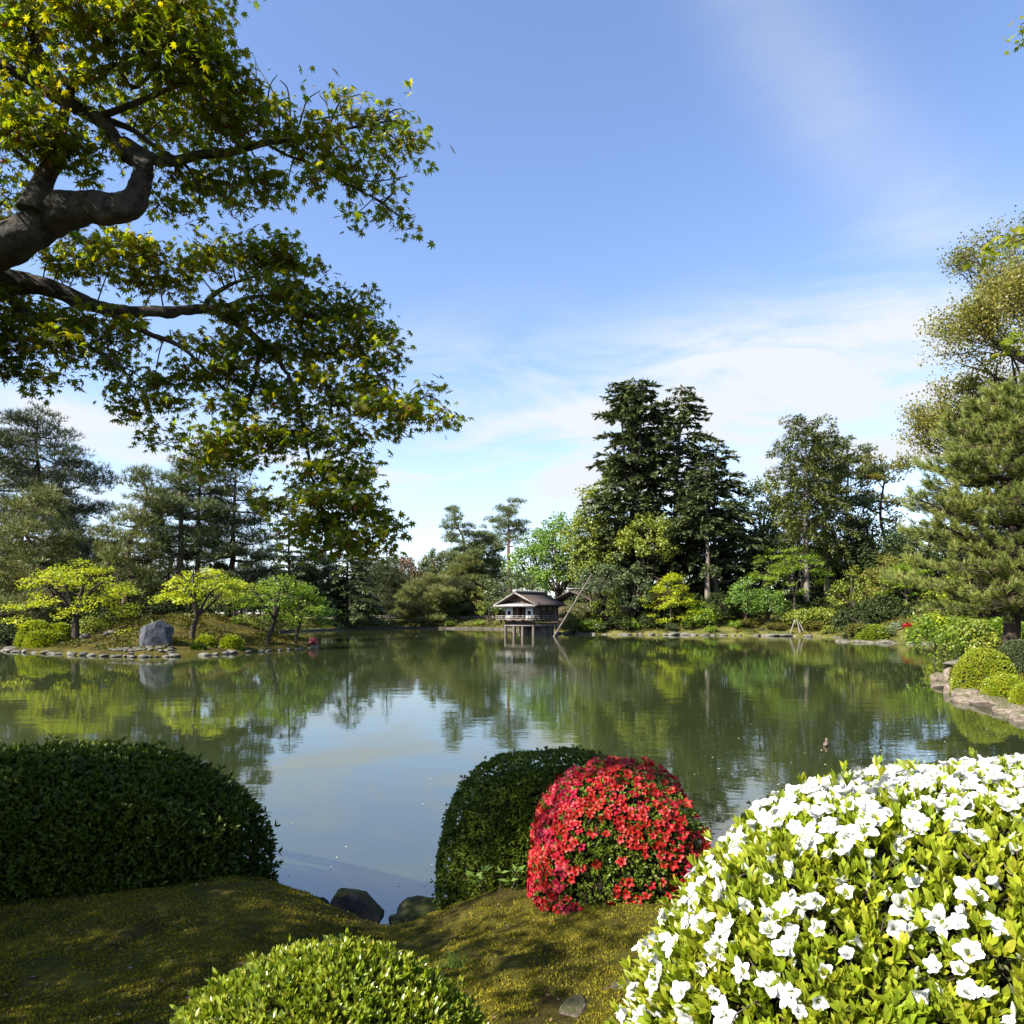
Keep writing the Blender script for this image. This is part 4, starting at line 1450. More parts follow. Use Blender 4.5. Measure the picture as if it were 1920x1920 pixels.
def jmaple(h, r, seed, n=44, pad=.85, leaf=.16, per=120, tr=.17, low=.42, lean=(0, 0), forks=5, squash=.8):
    """spreading maple: flat layered sprays"""
    rng = np.random.default_rng(seed)
    T, C = Acc(), Acc()
    hf = h * rng.uniform(.26, .34)
    tube(T, spline([(0, 0, -.3), (lean[0] * hf * .4, lean[1] * hf * .4, hf * .5), (lean[0] * hf, lean[1] * hf, hf)], 8), np.linspace(tr * 1.25, tr * .8, 8), 8)
    fk = np.array((lean[0] * hf, lean[1] * hf, hf))
    tips = []
    for k in range(forks):
        a = k * 2 * math.pi / forks + rng.normal() * .3
        e = fk + np.array((math.cos(a) * r * .6, math.sin(a) * r * .6 * squash, (h - hf) * rng.uniform(.45, .85)))
        ln = spline([fk, fk * .5 + e * .5 + np.array((0, 0, .12 * h)) + rng.normal(size=3) * .1 * r, e], 9)
        tube(T, ln, np.linspace(tr * .6, .035, 9), 6, False)
        tips.append(ln)
    for i in range(n):
        a = i * 2.399 + rng.normal() * .3
        u = math.sqrt((i + .5) / n)
        rr = r * u * rng.uniform(.85, 1.05)
        zc = h * (1 - .07) - (h * (1 - low)) * (u ** 2.0) * rng.uniform(.45, 1.1) - h * .14 * rng.random()
        c = np.array((math.cos(a) * rr + lean[0] * h * .5, math.sin(a) * rr * squash + lean[1] * h * .5, zc))
        ln = tips[int(rng.integers(len(tips)))]
        s = min((at(l, rng.uniform(.3, 1)) for l in tips), key=lambda q: np.sum((q - c) ** 2))
        tube(T, spline([s, s * .4 + c * .6 + np.array((0, 0, .1)), c], 6), np.linspace(.035, .008, 6), 4, False)
        pr = pad * rng.uniform(.6, 1.2)
        m = int(per * (pr / pad) ** 2)
        q = rdir(rng, m) * (rng.random((m, 1)) ** .5)
        out = unit(np.array((math.cos(a), math.sin(a), 0)))
        p_ = c + q * np.array((pr, pr, pr * .27)) + np.array((0, 0, 1.0)) * (fbm(np.stack([c[0] + q[:, 0] * 2.2, c[1] + q[:, 1] * 2.2, q[:, 2] * .1], 1), 2, 7) - .5)[:, None] * .7 * pr + np.array((0, 0, -.16)) * (np.sum(q * out, 1) ** 2)[:, None] * pr
        nr = np.array((0, 0, 1.0)) + rng.normal(size=(m, 3)) * .42 + out * .25
        leaves(C, p_, unit(rdir(rng, m) * np.array((1, 1, .35)) + out * .5), nr, leaf * rng.uniform(.6, 1.2, m), L_WIDE, 1.0)
    return finish(T, C, 'maple')


def twiggy(h, r, seed, leaf=.16, depth=4, bare=.3, per=5, lean=(0, 0), tr=.4, leafr=.5, ang=.55):
    """open tree: fine branching and small scattered leaves"""
    rng = np.random.default_rng(seed)
    T, C = Acc(), Acc()
    tips = []

    def grow(a, d, L, rad, lev):
        b = a + d * L
        mid = (a + b) / 2 + rng.normal(size=3) * .06 * L
        tube(T, spline([a, mid, b], 6), np.linspace(rad, rad * .6, 6), 6 if lev > 2 else 4, False)
        if lev <= 2:
            for t in rng.random(3):
                tips.append((a + (b - a) * t, d, lev))
        if lev == 0:
            tips.append((b, d, 0))
            return
        for k in range(3 if lev > 1 else 4):
            nd = unit(d + rdir(rng, 1)[0] * ang + np.array((0, 0, .16)))
            grow(a + (b - a) * rng.uniform(.55, 1.0), nd, L * rng.uniform(.58, .82), rad * .55, lev - 1)
    line = trunk_line(h * .55, rng, .08, lean)
    tube(T, line, np.linspace(tr, tr * .5, len(line)), 9)
    for k in range(7):
        s = at(line, bare + (1 - bare) * (k + .5) / 7 + .0)
        a = k * 2.4
        grow(s, unit(np.array((math.cos(a), math.sin(a), .55 + .12 * k))), r * .42, tr * .45, depth)
    pos = np.array([t[0] for t in tips])
    k = per
    p_ = np.repeat(pos, k, 0) + rng.normal(size=(len(pos) * k, 3)) * leafr * .5
    leaves(C, p_, rdir(rng, len(p_)), rdir(rng, len(p_)) + np.array((0, 0, .5)), leaf * rng.uniform(.6, 1.2, len(p_)), L_WIDE)
    return finish(T, C, 'tree')


def plant(name, label, cat, meshes, bark, leafm, px, Y, z=None, rz=0.0, group=None, trunk='trunk', crown='crown'):
    x = X(px, Y)
    z = gz(x, Y) if z is None else z
    root = thing(name, label, cat, (x, Y, z), rz, group)
    if meshes[0] is not None:
        link(trunk, meshes[0], M[bark], root)
    link(crown, meshes[1], M[leafm], root)
    return root


def hgt(py, Y, px=None, z=None):
    """height of a tree whose top shows at row py"""
    return Z(py, Y) - (gz(X(px, Y), Y) if z is None else z)


def wid(px, Y):
    return px / FOC * Y


# ------------------------------------------------------------------ the island's plants
def isl(px, Y):
    return iz(X(px, Y), Y) - .05


IL = 'lime_leaf'
Y = 49.5
plant('maple_tree', 'broad lime-green maple on the left end of the island', 'tree', jmaple(hgt(1040, Y, z=isl(145, Y)), wid(122, Y), 11, n=62, tr=.24, per=130, pad=1.0, low=.30), 'bark_dark', IL, 142, Y, isl(145, Y))
Y = 46.5
plant('maple_tree', 'small lime-green maple with a bent trunk right of the standing stone', 'tree', jmaple(hgt(1052, Y, z=isl(362, Y)), wid(82, Y), 12, n=42, tr=.17, per=110, low=.52, lean=(.3, 0)), 'bark_dark', IL, 358, Y, isl(360, Y))
Y = 50
plant('maple_tree', 'green maple with a leaning dark trunk on the right part of the island', 'tree', jmaple(hgt(1070, Y, z=isl(508, Y)), wid(88, Y), 13, n=46, tr=.17, per=120, low=.40, lean=(.35, 0)), 'bark_dark', 'maple_green', 500, Y, isl(505, Y))
Y = 51.5
plant('maple_tree', 'low green maple at the right tip of the island', 'tree', jmaple(hgt(1095, Y, z=isl(555, Y)), wid(62, Y), 14, n=34, tr=.12, per=110, low=.40, lean=(.3, 0)), 'bark_dark', 'maple_green', 552, Y, isl(555, Y))
Y = 53
plant('maple_tree', 'dull green maple between the two lime maples of the island', 'tree', jmaple(hgt(1075, Y, z=isl(440, Y)), wid(60, Y), 15, n=34, tr=.12, per=110, low=.40), 'bark_dark', 'camphor_leaf', 440, Y, isl(440, Y))
Y = 57
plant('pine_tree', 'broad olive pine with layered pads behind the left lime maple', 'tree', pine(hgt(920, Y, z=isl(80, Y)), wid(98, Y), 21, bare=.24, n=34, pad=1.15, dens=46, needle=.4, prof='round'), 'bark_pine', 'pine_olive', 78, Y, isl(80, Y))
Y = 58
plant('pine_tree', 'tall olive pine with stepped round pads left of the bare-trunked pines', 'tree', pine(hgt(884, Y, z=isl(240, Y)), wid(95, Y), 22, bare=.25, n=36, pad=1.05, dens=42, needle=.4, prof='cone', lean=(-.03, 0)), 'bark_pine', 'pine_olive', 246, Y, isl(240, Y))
Y = 60
plant('pine_tree', 'slender pine with a bare reddish trunk, left one of the pair rising from the island', 'tree', pine(hgt(868, Y, z=isl(340, Y)), wid(62, Y), 23, bare=.52, n=22, pad=1.0, dens=38, needle=.4, prof='round', wob=.06), 'bark_pine', 'pine_mid', 338, Y, isl(340, Y))
Y = 61
plant('pine_tree', 'tallest pine of the island with a thick bare reddish trunk', 'tree', pine(hgt(850, Y, z=isl(375, Y)), wid(75, Y), 24, bare=.40, n=26, pad=1.05, dens=38, needle=.4, prof='round', wob=.05, tr=.33, gap=.15), 'bark_pine', 'pine_mid', 374, Y, isl(375, Y))
Y = 62
plant('pine_tree', 'dark open pine right of the thick bare-trunked pine', 'tree', pine(hgt(885, Y, z=isl(430, Y)), wid(82, Y), 25, bare=.28, n=32, pad=1.0, dens=34, needle=.42, prof='round', wob=.06, gap=.1), 'bark_dark', 'pine_dark', 432, Y, isl(430, Y))
Y = 60
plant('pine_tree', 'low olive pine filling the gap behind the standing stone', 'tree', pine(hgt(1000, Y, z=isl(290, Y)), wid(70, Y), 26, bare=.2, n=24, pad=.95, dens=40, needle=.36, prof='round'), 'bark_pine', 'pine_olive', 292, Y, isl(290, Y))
Y = 56
plant('shrub', 'dark evergreen shrub under the island pines, left of the standing stone', 'shrub', broad(2.6, 2.6, 1.3, 61, n=46, clump=.6, leaf=.16, per=60, bare=.05, low=-.3), 'bark_dark', 'dark_leaf', 232, Y, isl(232, Y))
plant('shrub', 'dark evergreen shrub at the back of the island behind the bent maple', 'shrub', broad(2.2, 3.0, 1.1, 62, n=46, clump=.6, leaf=.16, per=60, bare=.05, low=-.3), 'bark_dark', 'dark_leaf', 455, Y, isl(455, Y))
plant('shrub', 'dark evergreen shrub behind the trunk of the broad lime maple', 'shrub', broad(2.6, 3.4, 1.3, 63, n=56, clump=.7, leaf=.16, per=60, bare=.05, low=-.3), 'bark_dark', 'dark_leaf', 75, Y, isl(75, Y))

for k, (px, Yk, hh, rr, lab) in enumerate([(300, 57, 2.6, 2.6, 'dark shrub right behind the standing stone on the island ridge'), (395, 58, 2.4, 2.8, 'dark shrub behind the bent maple between the bare pine trunks'),
                                          (520, 57, 2.0, 2.4, 'dark shrub behind the leaning trunk of the green island maple'), (150, 58, 3.0, 3.0, 'dark shrub behind the broad lime maple, below the olive pines'),
                                          (15, 56, 2.6, 2.4, 'dark shrub under the left edge of the broad lime maple'), (185, 54, 1.5, 1.6, 'low dark shrub beside the trunk of the broad lime maple')]):
    plant('shrub', lab, 'shrub', broad(hh, rr, hh * .5, 200 + k, n=50, clump=.6, leaf=.16, per=60, bare=.05, low=-.4), 'bark_dark', ('dark_leaf', 'camphor_leaf')[k in (2, 5)], px, Yk, isl(px, Yk))
for px, py, Y, a, c, mt, lab, sd in [
        (68, 1186, 51.0, 1.3, 1.95, 'azalea_new', 'upper of the two clipped yellow-green mounds at the left end of the island', 1),
        (87, 1205, 48.6, 1.35, 1.15, 'azalea_new', 'lower larger clipped mound at the left end of the island', 2),
        (113, 1177, 52.5, .95, 1.5, 'azalea_new', 'small clipped mound tucked behind the left lime maple', 3),
        (385, 1205, 45.3, .62, .62, 'azalea_new', 'small round clipped mound right of the bent maple trunk', 4),
        (434, 1209, 45.6, .68, .85, 'azalea_new', 'taller ball-shaped clipped bush on the front shore of the island', 5),
        (372, 1220, 43.6, .4, .35, 'hedge_dark', 'tiny green shrub at the island waterline right of the standing stone', 6),
        (52, 1213, 50.6, .6, .45, 'azalea_new', 'low flat green shrub at the far left tip of the island', 8)]:
    x = X(px, Y)
    clipped_bush('clipped_shrub', lab, 'bush', (x, Y, iz(x, Y) - .05), (a, a * .8, c), M[mt], 2600, .13, 5, p=2.3, seed=sd + 20, amp=.06, depth=.06, hull=.95, spread=.6, width=1.3, shape=L_DIAMOND)
x, Y = X(588, 53.5), 53.5
clipped_bush('azalea_bush', 'tiny pink flowering azalea at the right tip of the island', 'bush', (x, Y, iz(x, Y)), (.3, .3, .5), leaf_mat('pink petals', [(.5, .14, .2), (.6, .22, .3)], clump_amt=0), 400, .1, 4, seed=30, shape=L_WIDE)

# ------------------------------------------------------------------ left shore and far bank
plant('pine_tree', 'huge dark pine with open crooked limbs at the left edge', 'tree', pine(Z(776, 76) - 1, wid(150, 76), 31, bare=.32, n=40, pad=1.7, dens=62, needle=.5, prof='round', lean=(.05, 0), gap=.1, tr=.5), 'bark_dark', 'pine_dark', 10, 76)
plant('pine_tree', 'dark pine behind the broad olive pine at the left', 'tree', pine(Z(985, 80) - 1, wid(90, 80), 32, bare=.15, n=34, pad=1.4, dens=46, needle=.5, prof='round'), 'bark_dark', 'pine_dark', 150, 82)
LFT = [(-30, 70, 1060, 90, 'dark_leaf', 'dark leafy tree on the left shore behind the lime maple, cut by the photo edge'), (215, 88, 1045, 80, 'dark_leaf', 'dark leafy tree between the olive pines, far behind the island')]
for k, (px, Y, top, w, mt, lab) in enumerate(LFT):
    plant('broadleaf_tree', lab, 'tree', broad(Z(top, Y) - .8, wid(w, Y), (Z(top, Y)) * .42, 35 + k, n=70, clump=1.1, leaf=.3, per=70, low=-.9), 'bark_dark', mt, px, Y)
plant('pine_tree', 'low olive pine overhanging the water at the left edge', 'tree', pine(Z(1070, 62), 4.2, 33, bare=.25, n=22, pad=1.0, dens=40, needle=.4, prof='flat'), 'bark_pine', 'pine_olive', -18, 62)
plant('fir_tree', 'dark conical conifer behind the green maple of the island', 'tree', fir(Z(955, 108) - 1, wid(72, 108), 41, whorls=20, per=6, droop=.15, spray=.8, prof=.75), 'bark_dark', 'fir', 545, 108)
plant('fir_tree', 'broad dark conifer behind the drooping maple tip', 'tree', fir(Z(985, 112) - 1, wid(70, 112), 42, whorls=20, per=6, droop=.18, spray=.8, prof=.6), 'bark_dark', 'fir', 652, 112)
plant('pine_tree', 'dark pine right behind the right tip of the island', 'tree', pine(Z(1040, 112) - 1, wid(60, 112), 43, bare=.15, n=30, pad=1.4, dens=46, needle=.6, prof='round'), 'bark_dark', 'pine_dark', 600, 114)
plant('pine_tree', 'dark heavy pine above the fence left of the lamp post', 'tree', pine(Z(1062, 128) - 1, wid(58, 128), 44, bare=.15, n=30, pad=1.5, dens=46, needle=.6, prof='round'), 'bark_dark', 'pine_dark', 722, 131)
plant('pine_tree', 'dark pine above the fence behind the drooping maple', 'tree', pine(Z(1040, 130) - 1, wid(48, 130), 45, bare=.15, n=28, pad=1.5, dens=46, needle=.6, prof='round'), 'bark_dark', 'pine_dark', 690, 136)
plant('fir_tree', 'pale distant conifer rising behind the rust-brown tree', 'tree', fir(Z(1000, 165) - 1, wid(34, 165), 46, whorls=16, per=5, spray=.9), 'bark_dark', 'pine_mid', 727, 165)
plant('broadleaf_tree', 'rust-brown leaved tree on the far bank', 'tree', broad(Z(1040, 140) - 1, wid(42, 140), 5.0, 47, n=46, clump=1.1, leaf=.35, per=46, gapp=.4), 'bark_dark', 'rust_leaf', 775, 141)
plant('broadleaf_tree', 'second smaller rust-brown tree behind the dark pines of the far bank', 'tree', broad(Z(1072, 138) - 1, wid(32, 138), 4.0, 48, n=30, clump=1.0, leaf=.35, per=46, gapp=.4), 'bark_dark', 'rust_leaf', 735, 139)
plant('bare_tree', 'thin half-bare tree with a crooked trunk left of the far pines', 'tree', twiggy(Z(985, 138) - 1, 4.2, 49, leaf=.3, depth=3, per=3, tr=.22, bare=.5), 'bark_dark', 'pine_mid', 812, 138)
plant('pine_tree', 'tall layered pine on the far bank left of the teahouse', 'tree', pine(Z(962, 135) - 1, wid(56, 135), 50, bare=.3, n=30, pad=1.5, dens=46, needle=.65, prof='cone', gap=.08), 'bark_dark', 'pine_mid', 862, 135)
plant('pine_tree', 'bare-trunked pine with flat crooked top pads, right of the tall layered pine', 'tree', pine(Z(950, 132) - 1, wid(44, 132), 51, bare=.62, n=14, pad=1.6, dens=46, needle=.6, prof='top', wob=.12), 'bark_pine', 'pine_mid', 958, 132)
plant('pine_tree', 'mid-height pine between the two tall pines of the far bank', 'tree', pine(Z(1000, 138) - 1, wid(48, 138), 52, bare=.3, n=26, pad=1.5, dens=46, needle=.65, prof='round', gap=.1), 'bark_dark', 'pine_mid', 905, 139)
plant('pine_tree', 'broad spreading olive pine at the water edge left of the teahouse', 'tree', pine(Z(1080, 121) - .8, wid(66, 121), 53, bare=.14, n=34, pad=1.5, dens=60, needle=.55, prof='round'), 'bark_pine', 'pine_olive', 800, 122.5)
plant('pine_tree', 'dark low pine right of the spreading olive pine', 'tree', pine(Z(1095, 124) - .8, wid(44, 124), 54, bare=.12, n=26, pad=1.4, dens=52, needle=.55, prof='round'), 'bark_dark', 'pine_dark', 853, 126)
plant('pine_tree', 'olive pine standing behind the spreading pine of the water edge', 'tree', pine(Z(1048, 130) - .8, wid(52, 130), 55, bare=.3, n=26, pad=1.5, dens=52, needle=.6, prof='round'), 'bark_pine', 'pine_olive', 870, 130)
plant('broadleaf_tree', 'small orange-yellow leaved tree left of the teahouse', 'tree', broad(Z(1108, 126) - .8, 2.6, 2.2, 56, n=24, clump=.8, leaf=.3, per=46), 'bark_dark', 'olive_leaf', 892, 126)
plant('broadleaf_tree', 'round dark grey-green tree right behind the teahouse roof', 'tree', broad(Z(1052, 108) - 1, wid(58, 108), 4.3, 57, n=84, clump=1.0, leaf=.3, per=80, low=-.6), 'bark_dark', 'grey_leaf', 958, 110)
plant('broadleaf_tree', 'fresh bright-green tree behind the teahouse', 'tree', broad(Z(962, 122) - 1, wid(62, 122), 8.0, 58, n=105, clump=1.5, leaf=.42, per=86, low=-.8), 'bark_dark', 'bright_leaf', 1052, 122)
plant('broadleaf_tree', 'lower bright-green tree left of the fresh tall one behind the teahouse', 'tree', broad(Z(992, 124) - 1, wid(46, 124), 6.2, 59, n=64, clump=1.4, leaf=.42, per=80, low=-.8), 'bark_dark', 'bright_leaf', 995, 126)
for k, (px, top, w, lab) in enumerate([(915, 1125, 24, 'green shrub touching the left wall of the teahouse'), (690, 1152, 30, 'low clipped shrub by the fence under the dark pines'),
                                       (650, 1150, 26, 'low shrub by the fence at the left'), (842, 1166, 8, 'tiny shrub on the far grass slope'), (898, 1166, 8, 'tiny shrub on the far grass slope near the teahouse')]):
    Yk = 119 if k == 0 else (121 if k < 3 else 118)
    plant('shrub', lab, 'shrub', broad(max(.6, Z(top, Yk) - gz(X(px, Yk), Yk)), wid(w, Yk), max(.35, (Z(top, Yk) - 1) * .5), 70 + k, n=26, clump=.5 if k < 3 else .25, leaf=.22, per=46, bare=.05, low=-.4), 'bark_dark', 'camphor_leaf' if k == 0 else 'maple_green', px, Yk)

# ------------------------------------------------------------------ the hill of tall trees right of the teahouse
plant('fir_tree', 'tallest dark fir with three upright stems and drooping tiers', 'tree', fir(Z(708, 96) - gz(X(1185, 96), 96), 7.4, 81, whorls=25, per=7, bare=.18, droop=.08, spray=1.0, prof=.42, gap=.26, stems=[(.50, -1.4, .6, .97), (.52, 1.3, -.5, .95)], dens=1.0, top_flat=.5), 'bark_pale', 'fir', 1182, 96)
plant('fir_tree', 'dark layered fir just right of the three-stemmed one', 'tree', fir(Z(724, 97) - gz(X(1270, 97), 97), 9.0, 82, whorls=25, per=7, bare=.10, droop=.14, spray=1.05, prof=.66, gap=.12, dens=1.05), 'bark_pale', 'fir', 1268, 97)
plant('fir_tree', 'shorter dark fir leaning out at the right end of the fir group', 'tree', fir(Z(828, 93) - gz(X(1335, 93), 93), 9.2, 83, whorls=20, per=7, bare=.12, droop=.18, spray=.95, prof=.7, gap=.12), 'bark_pale', 'fir', 1342, 93)
plant('fir_tree', 'low wide dark fir in front of the fir group at the left', 'tree', fir(Z(905, 91) - gz(X(1160, 91), 91), 6.2, 84, whorls=20, per=7, bare=.22, droop=.12, spray=.9, prof=.45, gap=.12, top_flat=.35), 'bark_dark', 'fir', 1165, 92)
plant('fir_tree', 'pale-trunked dark fir in front of the group, its bare stem showing low down', 'tree', fir(Z(860, 90) - gz(X(1328, 90), 90), 5.2, 85, whorls=18, per=6, bare=.50, droop=.2, spray=.9, prof=.6, gap=.1), 'bark_pale', 'fir', 1328, 89)
plant('broadleaf_tree', 'yellow-green camphor tree left of the dark firs', 'tree', broad(Z(892, 98) - gz(X(1125, 98), 98), wid(66, 98), 8.2, 86, n=120, clump=1.3, leaf=.34, per=86, low=-.8), 'bark_dark', 'camphor_leaf', 1122, 95)
plant('broadleaf_tree', 'yellow-green leafy tree in front of the dark firs', 'tree', broad(Z(958, 88) - gz(X(1215, 88), 88), wid(58, 88), 4.2, 87, n=84, clump=1.0, leaf=.3, per=86, low=-.5), 'bark_dark', 'camphor_leaf', 1208, 89)
plant('broadleaf_tree', 'yellow-green tree low down at the left foot of the firs', 'tree', broad(Z(985, 90) - gz(X(1120, 90), 90), wid(44, 90), 4.0, 88, n=60, clump=1.0, leaf=.3, per=86), 'bark_dark', 'camphor_leaf', 1118, 92)
plant('broadleaf_tree', 'dark tree filling the foot of the fir group', 'tree', broad(Z(1000, 92) - .8, wid(58, 92), 5.0, 89, n=70, clump=1.2, leaf=.32, per=80), 'bark_dark', 'dark_leaf', 1195, 95)
plant('broadleaf_tree', 'grey-green leafy tree left of the lime maple below the firs', 'tree', broad(Z(1062, 85) - .6, wid(33, 85), 3.2, 90, n=52, clump=.75, leaf=.3, per=66, droop=.4), 'bark_dark', 'grey_leaf', 1188, 86.2)
plant('maple_tree', 'bright lime maple at the waterside below the dark firs', 'tree', jmaple(Z(1070, 84) - .4, wid(54, 84), 91, n=60, pad=1.1, leaf=.2, per=130, tr=.16, low=.14), 'bark_dark', IL, 1258, 85.2)
plant('broadleaf_tree', 'grey-olive shrubby tree hanging over the teahouse annex beside the leaning pole', 'tree', broad(Z(1048, 84) - .5, wid(54, 84), 3.2, 92, n=62, clump=.85, leaf=.22, per=66, low=-.6, gapp=.36), 'bark_dark', 'grey_leaf', 1118, 86.6)
plant('broadleaf_tree', 'olive shrub between the leaning pole and the grey-green tree', 'tree', broad(Z(1098, 84) - .5, wid(36, 84), 2.4, 93, n=42, clump=.7, leaf=.2, per=60, low=-.6, gapp=.3), 'bark_dark', 'camphor_leaf', 1135, 86)
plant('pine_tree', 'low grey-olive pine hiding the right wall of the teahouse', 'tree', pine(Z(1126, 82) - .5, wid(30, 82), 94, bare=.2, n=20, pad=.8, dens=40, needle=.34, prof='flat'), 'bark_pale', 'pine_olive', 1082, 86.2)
plant('broadleaf_tree', 'yellow-green tree glimpsed between the firs and the tall cedar', 'tree', broad(Z(898, 104) - gz(X(1430, 104), 104), wid(56, 104), 7.0, 95, n=96, clump=1.2, leaf=.36, per=76), 'bark_dark', 'camphor_leaf', 1425, 104)
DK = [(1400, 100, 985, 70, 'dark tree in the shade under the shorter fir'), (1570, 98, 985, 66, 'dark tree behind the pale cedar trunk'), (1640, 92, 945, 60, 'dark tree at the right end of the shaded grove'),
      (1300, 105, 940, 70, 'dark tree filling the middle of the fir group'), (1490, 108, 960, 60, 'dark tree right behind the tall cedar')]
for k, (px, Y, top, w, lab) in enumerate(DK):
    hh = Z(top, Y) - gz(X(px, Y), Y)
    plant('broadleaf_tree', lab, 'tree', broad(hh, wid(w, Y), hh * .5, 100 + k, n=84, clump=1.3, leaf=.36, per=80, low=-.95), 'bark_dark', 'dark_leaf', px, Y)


def cedar(h, r, seed, n=64):
    rng = np.random.default_rng(seed)
    T, C = Acc(), Acc()
    line = trunk_line(h, rng, .03)
    tube(T, line, np.linspace(.42, .06, len(line)), 10)
    for i in range(n):
        t = .26 + .74 * (i + .5) / n
        u = (t - .26) / .74
        L = r * (.22 + .95 * math.sin(math.pi * min(1, .12 + (1 - u) * .62))) * rng.uniform(.5, 1.1)
        a = i * 2.399
        d = np.array((math.cos(a), math.sin(a), 0))
        s = at(line, t)
        e = s + d * L + np.array((0, 0, -.10 * L))
        bl = spline([s, (s + e) / 2 + np.array((0, 0, .12 * L)), e], 7)
        tube(T, bl, np.linspace(.07, .015, 7), 4, False)
        for j in range(max(2, int(L * 2.0))):
            q = at(bl, 1 - .75 * j / max(2, int(L * 2.0))) + rng.normal(size=3) * .28
            m = 44
            o = rdir(rng, m)
            p_ = q + o * np.array((.55, .55, .42)) * (rng.random((m, 1)) ** .5)
            leaves(C, p_, unit(o + d * .3 + np.array((0, 0, -.15))), o + np.array((0, 0, .6)), .36 * rng.uniform(.6, 1.2, m), L_SPRAY, 1.5)
    return finish(T, C, 'cedar')


plant('cedar_tree', 'tall cedar with a long pale trunk right of the dark firs', 'tree', cedar(Z(785, 90) - gz(X(1515, 90), 90), 5.2, 111, 78), 'bark_pale', 'cedar', 1512, 90)
plant('cedar_tree', 'second cedar top joined to the right of the pale-trunked cedar', 'tree', cedar(Z(808, 92) - gz(X(1550, 92), 92), 4.4, 112, 60), 'bark_pale', 'cedar', 1552, 93)
plant('oak_tree', 'open dark-limbed tree with a rounded olive crown against the sky', 'tree', pine(Z(853, 96) - gz(X(1650, 96), 96), 4.4, 113, bare=.62, n=15, pad=1.5, dens=46, needle=.3, k=4, prof='top', wob=.14, width=4.0, pz=.4, up=.5, tr=.38), 'bark_dark', 'olive_leaf', 1650, 98)
plant('oak_tree', 'open dark-limbed tree with grey-green tufts next to the cedars', 'tree', pine(Z(825, 98) - gz(X(1590, 98), 98), 4.6, 114, bare=.45, n=20, pad=1.2, dens=34, needle=.3, k=4, prof='flat', wob=.16, width=4.0, pz=.4, up=.4, tr=.34), 'bark_dark', 'grey_leaf', 1592, 99)
plant('maple_tree', 'light green layered maple with dark trunk in front of the tall cedar', 'tree', jmaple(Z(1012, 82) - gz(X(1500, 82), 82), wid(68, 82), 115, n=50, pad=1.1, leaf=.2, per=110, tr=.2, low=.42), 'bark_dark', 'maple_green', 1490, 83.6)
plant('maple_tree', 'small light green maple left of the layered maple in the shaded grove', 'tree', jmaple(Z(1015, 86) - gz(X(1435, 86), 86), wid(34, 86), 116, n=26, pad=.9, leaf=.2, per=90, tr=.12, low=.5), 'bark_dark', 'maple_green', 1438, 87)
WS = [(1395, 83.5, 1085, 34, 'bright_leaf', 'green shrub at the far waterline left of the crossed props'), (1440, 83, 1105, 36, 'bright_leaf', 'blue-green shrub at the far waterline beside the crossed props'),
      (1350, 85, 1110, 36, 'dark_leaf', 'dark shrub at the far waterline right of the lime maple'), (1500, 80.6, 1145, 30, 'camphor_leaf', 'yellow-green shrub hanging over the crossed props'),
      (1545, 80.4, 1140, 30, 'camphor_leaf', 'yellow-green shrub right of the crossed props'), (1602, 77, 1058, 46, 'camphor_leaf', 'rounded olive-green small tree on the far right shore'),
      (1670, 74, 1040, 44, 'olive_leaf', 'olive layered small tree behind the red shrub of the far shore'), (1320, 84.8, 1135, 30, 'maple_green', 'low green shrub right of the waterside lime maple'),
      (1160, 86, 1150, 30, 'dark_leaf', 'low dark shrub at the waterline below the grey-green tree'), (1100, 86.5, 1160, 30, 'maple_green', 'low green shrub at the waterline beside the leaning pole'), (1215, 86, 1150, 24, 'dark_leaf', 'small dark shrub left under the waterside lime maple')]
for k, (px, Y, top, w, mt, lab) in enumerate(WS):
    z0 = gz(X(px, Y), Y)
    hh = max(1.0, Z(top, Y) - z0)
    plant('shrub', lab, 'shrub', broad(hh, wid(w, Y), hh * .46, 120 + k, n=50, clump=.75, leaf=.22, per=60, bare=.08, low=-.7), 'bark_dark', mt, px, Y)
plant('maple_tree', 'light green layered maple on the far right shore behind the red shrub', 'tree', jmaple(Z(1075, 68) - .6, wid(54, 68), 140, n=40, pad=1.0, leaf=.2, per=110, tr=.14, low=.25), 'bark_dark', 'maple_green', 1700, 70)
SD = [(1802, 52, 1080, 55, 'lime_leaf', 'bright yellow-green shrubby tree below the big right pine'), (1860, 44, 1095, 72, 'maple_green', 'fresh green shrubby tree under the lowest boughs of the right pine'),
      (1772, 59, 1120, 30, 'camphor_leaf', 'yellow-green shrub just behind the red azalea of the far shore'), (1925, 40, 1105, 60, 'maple_green', 'green shrub at the right photo edge under the pine'),
      (1815, 40, 1165, 40, 'camphor_leaf', 'yellow-green low shrub behind the round clipped azaleas of the right bank')]
for k, (px, Y, top, w, mt, lab) in enumerate(SD):
    z0 = gz(X(px, Y), Y)
    hh = max(1.0, Z(top, Y) - z0)
    plant('shrub', lab, 'shrub', broad(hh, wid(w, Y), hh * .5, 150 + k, n=70, clump=.65, leaf=.16, per=80, bare=.08, low=-.8), 'bark_dark', mt, px, Y)

M['pale_bloom'] = leaf_mat('pale blooms among leaves', [(.42, .44, .34), (.14, .20, .06), (.36, .38, .30), (.08, .13, .03)], clump_amt=0)
